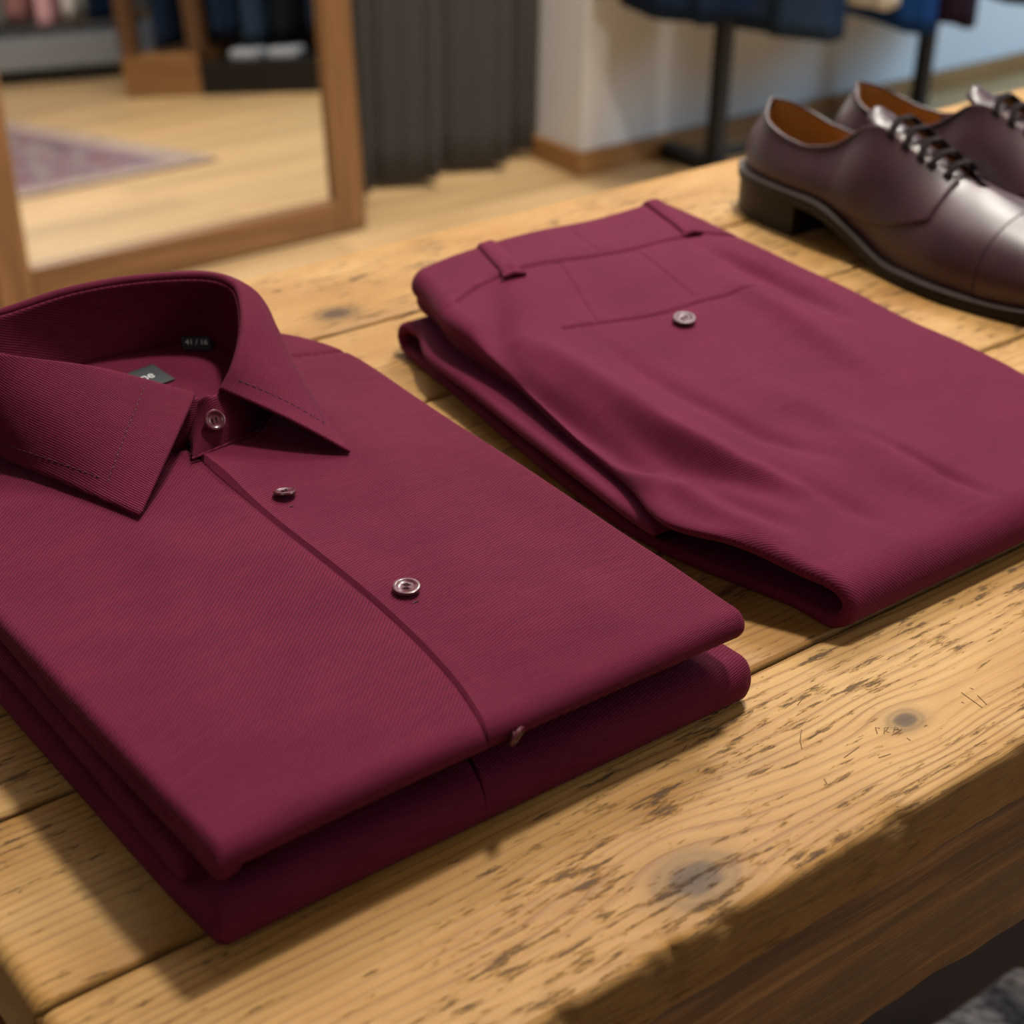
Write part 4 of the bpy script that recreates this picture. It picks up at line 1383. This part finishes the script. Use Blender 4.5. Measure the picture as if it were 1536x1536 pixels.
# ------------------------------------------------------------------ fitting room curtain
def curtain():
    base = (1.96, 2.77, 0.0)
    root = thing('curtain', base, 'dark grey-brown fitting room curtain hanging in deep folds beside the mirror', 'curtain')
    x0, x1 = 1.725, 2.222
    n = 420; xs = np.linspace(x0, x1, n); nz_ = 30
    P_ = np.zeros((n, nz_, 3))
    # positions where one fold ends and the next starts further back
    jumps = [1.640, 1.775, 1.945, 2.125, 2.300]
    ph = 2*math.pi*np.interp(xs, jumps, range(len(jumps)))
    for j, z in enumerate(np.linspace(.022, 2.22, nz_)):
        k = 1-.35*(z/2.2)
        p_ = ph+.3*math.sin(z*1.2)
        y = .036*k*(np.sin(p_)+.5*np.sin(2*p_)*.9+.33*np.sin(3*p_)*.7+.25*np.sin(4*p_)*.45)
        P_[:, j, 0] = xs+.010*k*np.sin(p_+2.2); P_[:, j, 1] = 2.775+y; P_[:, j, 2] = z
    V, Fc, U = sheet(P_, .003, P_[:, :, [0, 2]].copy())
    o = mesh_obj('drape', V, Fc, CURT, root, U, True, base); fix(o)
    V, Fc = tube(np.array([[1.700, 2.77, 2.25], [2.228, 2.77, 2.25]]), .013, 12)
    mesh_obj('curtain_rod', V, Fc, BLACKMET, root, None, True, base)
    for x in np.linspace(1.75, 2.19, 6):
        t = np.linspace(0, 2*math.pi, 17)[:-1]
        V, Fc = tube(np.stack([np.full(16, x), 2.77+.022*np.cos(t), 2.24+.026*np.sin(t)], 1), .0025, 6, closed=True)
        mesh_obj('curtain_ring', V, Fc, BLACKMET, root, None, True, base)
curtain()

# ------------------------------------------------------------------ garment rack by the white wall
def rack(base, length, height, ys, label, mat, rail_over=0.0, name='garment_rack'):
    root = thing(name, base, label, 'clothes rack')
    bx, by, bz = base
    r = .013
    for x in (0.0, length):
        V, Fc = box(x-.016, x+.016, -.016, .016, .03, height, .003); mesh_obj('post', V, Fc, mat, root, None, False)
        V, Fc = box(x-.02, x+.02, ys[0], ys[1], 0.0, .034, .004); mesh_obj('foot', V, Fc, mat, root, None, False)
    V, Fc = tube(np.array([[-rail_over, 0, height-.01], [length+rail_over, 0, height-.01]]), r, 12); mesh_obj('rail', V, Fc, mat, root, None, True)
    V, Fc = box(.0, length, -.012, .012, .035, .055, .003); mesh_obj('stretcher', V, Fc, mat, root, None, False)
    return root


rack((2.468, 2.468, 0), .650, 1.62, (-.26, .165), 'black steel clothes rack standing in front of the white wall', BLACKMET, .34)


def garment(x, y, top, hem, width, thick, mat, label, group, rz=0.0, shade=None, name='hanging_jacket', cat='jacket', sleeves=True, shirt_tail=0.0):
    """garment on a hanger; its width runs along local y, rail at z=top"""
    root = thing(name, (x, y, hem), label, cat, group, rz)
    H_ = top-.075-hem
    nz_, na = 34, 72
    P_ = np.zeros((nz_, na, 3)); seed = (x*13.7+y*7.1) % 6.28
    for i, f_ in enumerate(np.linspace(0, 1, nz_)):
        z = H_*f_
        wd = width/2*np.interp(f_, [0, .35, .70, .88, .95, 1], [1.0, .93, .96, 1.0, .80, .30])
        tk = thick/2*np.interp(f_, [0, .5, .85, .96, 1], [1.0, .88, .80, .5, .22])
        for j in range(na):
            a_ = 2*math.pi*j/na
            ca_, sa_ = math.cos(a_), math.sin(a_)
            e = .75
            yy = wd*math.copysign(abs(ca_)**e, ca_); xx = tk*math.copysign(abs(sa_)**e, sa_)
            fold = 1+.16*(1-f_)*math.sin(6*a_+seed)+.07*(1-f_)*math.sin(11*a_+seed*2)
            P_[i, j] = (xx*fold, yy*(1+.03*math.sin(5*a_+seed)), z + (shirt_tail*(abs(ca_)**2) if i == 0 else 0)+(0.012*math.sin(3*a_+seed) if i == 0 else 0))
    Fc = grid_faces(nz_, na, cv=True, flip=True) + [tuple(range(na)), tuple((nz_-1)*na+k for k in range(na-1, -1, -1))]
    mn = P_[:, :, 2].min()
    P_[:, :, 2] = np.maximum(P_[:, :, 2], 0)
    o = mesh_obj('body', P_.reshape(-1, 3), Fc, mat, root, None, True); fix(o)
    if sleeves:
        for s in (-1, 1):
            path = catmull([(0, s*width*.44, H_*.93), (.004, s*width*.50, H_*.75), (.0, s*width*.50, H_*.45), (.006, s*width*.485, H_*.13)], 20)
            V, Fc = tube(path, np.interp(np.linspace(0, 1, 20), [0, .1, .6, 1], [thick*.28, thick*.40, thick*.36, thick*.28]), 14)
            mesh_obj('sleeve', V, Fc, mat, root, None, True)
    # hanger
    t = np.linspace(-.3*math.pi, 1.05*math.pi, 16)
    hook = [(0, 0, H_-.01), (0, 0, H_+.030)] + [(0, .022*math.cos(a_)-.0*1, H_+.0655+.022*math.sin(a_)) for a_ in t[::1]]
    V, Fc = tube(np.array(hook), .002, 6); mesh_obj('hanger', V, Fc, STEEL, root, None, True)
    return root


def cloth(name, col, var=.25):
    return mat_plain(name, col, .95, var=var, scale=40, spec=.1, bmp=.2, bscale=300)


NAVY = cloth('navy_wool', (.006, .013, .030)); NAVY2 = cloth('slate_blue_wool', (.014, .026, .048)); BLUE = cloth('royal_blue_cloth', (.006, .030, .11))
LINEN = cloth('grey_linen', (.24, .25, .27), .1); WHITE = cloth('white_cotton', (.62, .60, .57), .05); PLUM = cloth('plum_wool', (.014, .006, .012)); BLACKC = cloth('black_wool', (.005, .006, .008))
GR1 = 'garments on the steel rack'
RT = 1.61
garment(2.315, 2.455, RT, TT-.385, .34, .20, NAVY, 'dark navy coat at the left end of the steel rack', GR1)
garment(2.585, 2.455, RT, TT-.455, .36, .17, NAVY2, 'slate blue coat hanging lowest, just right of the left rack post', GR1)
garment(2.795, 2.455, RT, TT-.425, .30, .075, WHITE, 'white shirt showing between blue garments on the steel rack', GR1, name='hanging_shirt', cat='shirt')
garment(2.895, 2.455, RT, TT-.485, .34, .085, BLUE, 'royal blue jacket beside the white shirt on the steel rack', GR1)
garment(3.030, 2.455, RT, TT-.490, .34, .12, PLUM, 'dark plum jacket in front of the right rack post', GR1)
garment(3.300, 2.455, RT, TT-.475, .34, .14, BLACKC, 'black coat at the right end of the steel rack', GR1)

# ------------------------------------------------------------------ what the mirror reflects: rug, timber rack, low plinth
RUGX0, RUGX1, RUGY0, RUGY1 = 1.33, 1.915, -.25, 1.60
def rug():
    m, nt, b = newmat('woven_rug')
    oc = nd(nt, 'ShaderNodeTexCoord').outputs['Object']
    so = nd(nt, 'ShaderNodeSeparateXYZ'); nt.links.new(oc, so.inputs[0])
    hx, hy = (RUGX1-RUGX0)/2, (RUGY1-RUGY0)/2
    ex = math_(nt, 'SUBTRACT', hx, math_(nt, 'ABSOLUTE', so.outputs[0])); ey = math_(nt, 'SUBTRACT', hy, math_(nt, 'ABSOLUTE', so.outputs[1]))
    e = math_(nt, 'MINIMUM', ex, ey)
    v = nd(nt, 'ShaderNodeTexVoronoi'); v.inputs['Scale'].default_value = 14; nt.links.new(oc, v.inputs['Vector'])
    fld = ramp(nt, v.outputs[0], [(.2, (.15, .036, .044)), (.4, (.10, .060, .072)), (.65, (.19, .14, .13)), (.8, (.07, .036, .05))])
    brd = ramp(nt, noise(nt, oc, 40, 3), [(.4, (.29, .21, .155)), (.6, (.21, .145, .12))])
    c = mix(nt, ramp(nt, math_(nt, 'MULTIPLY', e, 4.0), [(.0, (1,)*3), (.34, (1,)*3), (.38, (0,)*3)]), fld, brd)
    band = ramp(nt, math_(nt, 'MULTIPLY', e, 4.0), [(.37, (0,)*3), (.39, (1,)*3), (.50, (1,)*3), (.53, (0,)*3)])
    c = mix(nt, band, c, (.13, .075, .10))
    nt.links.new(c, b.inputs['Base Color']); setp(b, Roughness=.95)
    bump(nt, b, noise(nt, oc, 300, 2), .5, .003)
    cx, cy = (RUGX0+RUGX1)/2, (RUGY0+RUGY1)/2
    V, Fc = box(RUGX0, RUGX1, RUGY0, RUGY1, .0, .009, .003)
    root = mesh_obj('rug', V-np.array([cx, cy, 0]), Fc, m, None, None, False); root.location = (cx, cy, 0)
    tag(root, 'faded pink and purple patterned rug with pale border, reflected in the mirror', 'rug')
    return root


rug()


def wardrobe():
    ang = math.atan2(.60, .32)             # direction of the front line
    base = (2.37, .11, 0)
    root = thing('timber_clothes_rack', base, 'dark timber clothes rack with low base, seen reflected in the mirror', 'clothes rack', None, ang)
    L_, D_ = 1.25, .50                     # local x along the front, -y away from the mirror
    def bx(name, x0, x1, y0, y1, z0, z1, mat=DARKWOOD):
        V, Fc = box(x0, x1, y0, y1, z0, z1, .004); return mesh_obj(name, V, Fc, mat, root, None, False)
    OAKD = OAKTRIM
    bx('base', 0.0, .30, -D_, 0, 0, .13, mat_wood_simple('base_oak', (.16, .07, .022), (.24, .11, .035), (.32, .16, .055), 0))
    bx('base', .302, L_, -D_, 0, 0, .10, BLACKMET)
    for x in (0, .265, L_-.05):
        bx('post', x, x+.05, -.055, -.005, .13 if x < .3 else .10, 1.75); bx('post', x, x+.05, -D_+.005, -D_+.055, .13 if x < .3 else .10, 1.75)
        bx('bearer', x+.01, x+.04, -D_+.055, -.055, 1.66, 1.70)
    V, Fc = tube(np.array([[0.02, -D_/2, 1.71], [L_-.02, -D_/2, 1.71]]), .012, 10); mesh_obj('rail', V, Fc, BLACKMET, root, None, True)
    bx('back_panel', .05, L_-.05, -D_-.02, -D_, .0, 1.75, DARKWOOD)
    c, s = math.cos(ang), math.sin(ang)
    cols = [NAVY, BLACKC, NAVY, NAVY2, BLACKC, NAVY, BLACKC, NAVY, NAVY]
    for k in range(9):
        lx = .12+k*.118
        gx = base[0]+c*lx+s*D_/2; gy = base[1]+s*lx-c*D_/2
        words = ['navy', 'black', 'navy', 'slate blue', 'black', 'navy', 'black', 'navy', 'navy']
        pos = ['first', 'second', 'third', 'fourth', 'fifth', 'sixth', 'seventh', 'eighth', 'ninth'][k]
        garment(gx, gy, 1.70, 0.145+.012*((k*7) % 3), .40, .085, cols[k], words[k]+' jacket, '+pos+' from the near end of the reflected timber rack', 'jackets on the timber rack', ang)
    # pale grey folded linen on the black base
    for k, lx in enumerate((.46, .60)):
        V, Fc, = box(-.055, .055, -.035, .035, 0, .035, .010)
        o = mesh_obj('folded_linen', V, Fc, LINEN, None, None, True); o.location = (base[0]+c*lx+s*.06, base[1]+s*lx-c*.06, .10); o.rotation_euler = (0, 0, ang)
        tag(o, ['pale grey folded linen on the black rack base, nearer the oak base', 'pale grey folded linen on the black rack base, further from the oak base'][k], 'linen', 'grey linen on the rack base')


wardrobe()


def plinth():
    ang = math.atan2(.29, .31)
    base = (2.19, -.93, 0)
    root = thing('low_display_plinth', base, 'low grey display plinth with a dark base, reflected at the left of the mirror', 'plinth', None, ang)
    GREY = mat_plain('grey_laminate', (.19, .20, .21), .5)
    V, Fc = box(0, .62, -.5, 0, .05, .16, .005); mesh_obj('top_block', V, Fc, GREY, root, None, False)
    V, Fc = box(.02, .60, -.48, -.015, 0, .05); mesh_obj('recessed_base', V, Fc, BLACKMET, root, None, False)
    c, s = math.cos(ang), math.sin(ang)
    rk = thing('clothes_rail', (base[0]+s*.25+c*.02, base[1]-c*.25+s*.02, .16), 'slim black clothes rail standing on the grey plinth', 'clothes rack', None, ang)
    for x in (0, .56):
        V, Fc = box(x, x+.02, -.01, .01, 0, 1.53, .002); mesh_obj('post', V, Fc, BLACKMET, rk, None, False)
        V, Fc = box(x, x+.02, -.16, .16, 0, .02, .002); mesh_obj('foot', V, Fc, BLACKMET, rk, None, False)
    V, Fc = tube(np.array([[0, 0, 1.53], [.58, 0, 1.53]]), .01, 10); mesh_obj('rail', V, Fc, BLACKMET, rk, None, True)
    PINK = cloth('pink_cotton', (.62, .34, .36), .08); GREYC = cloth('grey_cotton', (.22, .20, .19)); ROSE = cloth('rose_cloth', (.30, .14, .13))
    for k, (lx, mt, nm) in enumerate(((.10, GREYC, 'grey'), (.20, ROSE, 'brick rose'), (.31, PINK, 'pale pink'), (.41, WHITE, 'white'), (.50, NAVY, 'navy'))):
        gx = base[0]+c*(lx+.02)+s*.25; gy = base[1]+s*(lx+.02)-c*.25
        garment(gx, gy, 1.70, .195+.025*(k % 2), .36, .075, mt, nm+' shirt hanging on the rail above the grey plinth', 'shirts above the plinth', ang, name='hanging_shirt', cat='shirt')


plinth()

# ------------------------------------------------------------------ lights
def area(name, loc, target, size, power, col, sy=None):
    l = bpy.data.lights.new(name, 'AREA'); l.energy = power; l.color = col; l.size = size
    if sy: l.shape = 'RECTANGLE'; l.size_y = sy
    o = bpy.data.objects.new(name, l); C.objects.link(o); o.location = loc
    o.rotation_euler = (Vector(target)-Vector(loc)).to_track_quat('-Z', 'Y').to_euler()
    return o


area('key_downlight', (1.06, .74, 2.72), (.40, .50, .76), .20, 48, (1.0, .93, .84))
area('ceiling_panel', (.9, 1.9, 2.76), (.9, 1.9, 0), 1.2, 14, (1.0, .95, .90), .6)
area('front_fill', (2.5, -1.5, 2.5), (.5, .4, .7), 1.2, 30, (1.0, .94, .88), 1.4)  # added fill for the front faces, not a real panel
area('left_fill', (-1.5, -.5, 2.3), (.3, .45, .8), 1.0, 6, (1.0, .93, .86))
area('floor_fill', (1.9, 1.5, 2.74), (1.9, 1.5, 0), .6, 42, (1.0, .92, .80), .6)  # unseen lamp added to brighten the floor before the mirror
area('wall_fill', (2.25, 1.75, 2.7), (2.30, 2.63, .6), .3, 52, (1.0, .97, .93))  # added light that lifts the white wall corner, no fixture there
area('fitting_room_lamp', (2.0, 3.4, 2.7), (2.0, 3.4, 0), .5, 2, (1.0, .9, .8))
area('window_light', (4.7, 1.2, 1.4), (3.3, 2.6, .4), 1.2, 75, (.42, .70, 1.0), 1.5)

w = bpy.data.worlds.new('world'); bpy.context.scene.world = w; w.use_nodes = True
w.node_tree.nodes['Background'].inputs[0].default_value = (.5, .5, .52, 1); w.node_tree.nodes['Background'].inputs[1].default_value = .1
sc = bpy.context.scene
sc.view_settings.view_transform = 'Standard'; sc.view_settings.look = 'None'; sc.view_settings.exposure = 0.0
sc.cycles.use_denoising = True
sc.cycles.max_bounces = 8
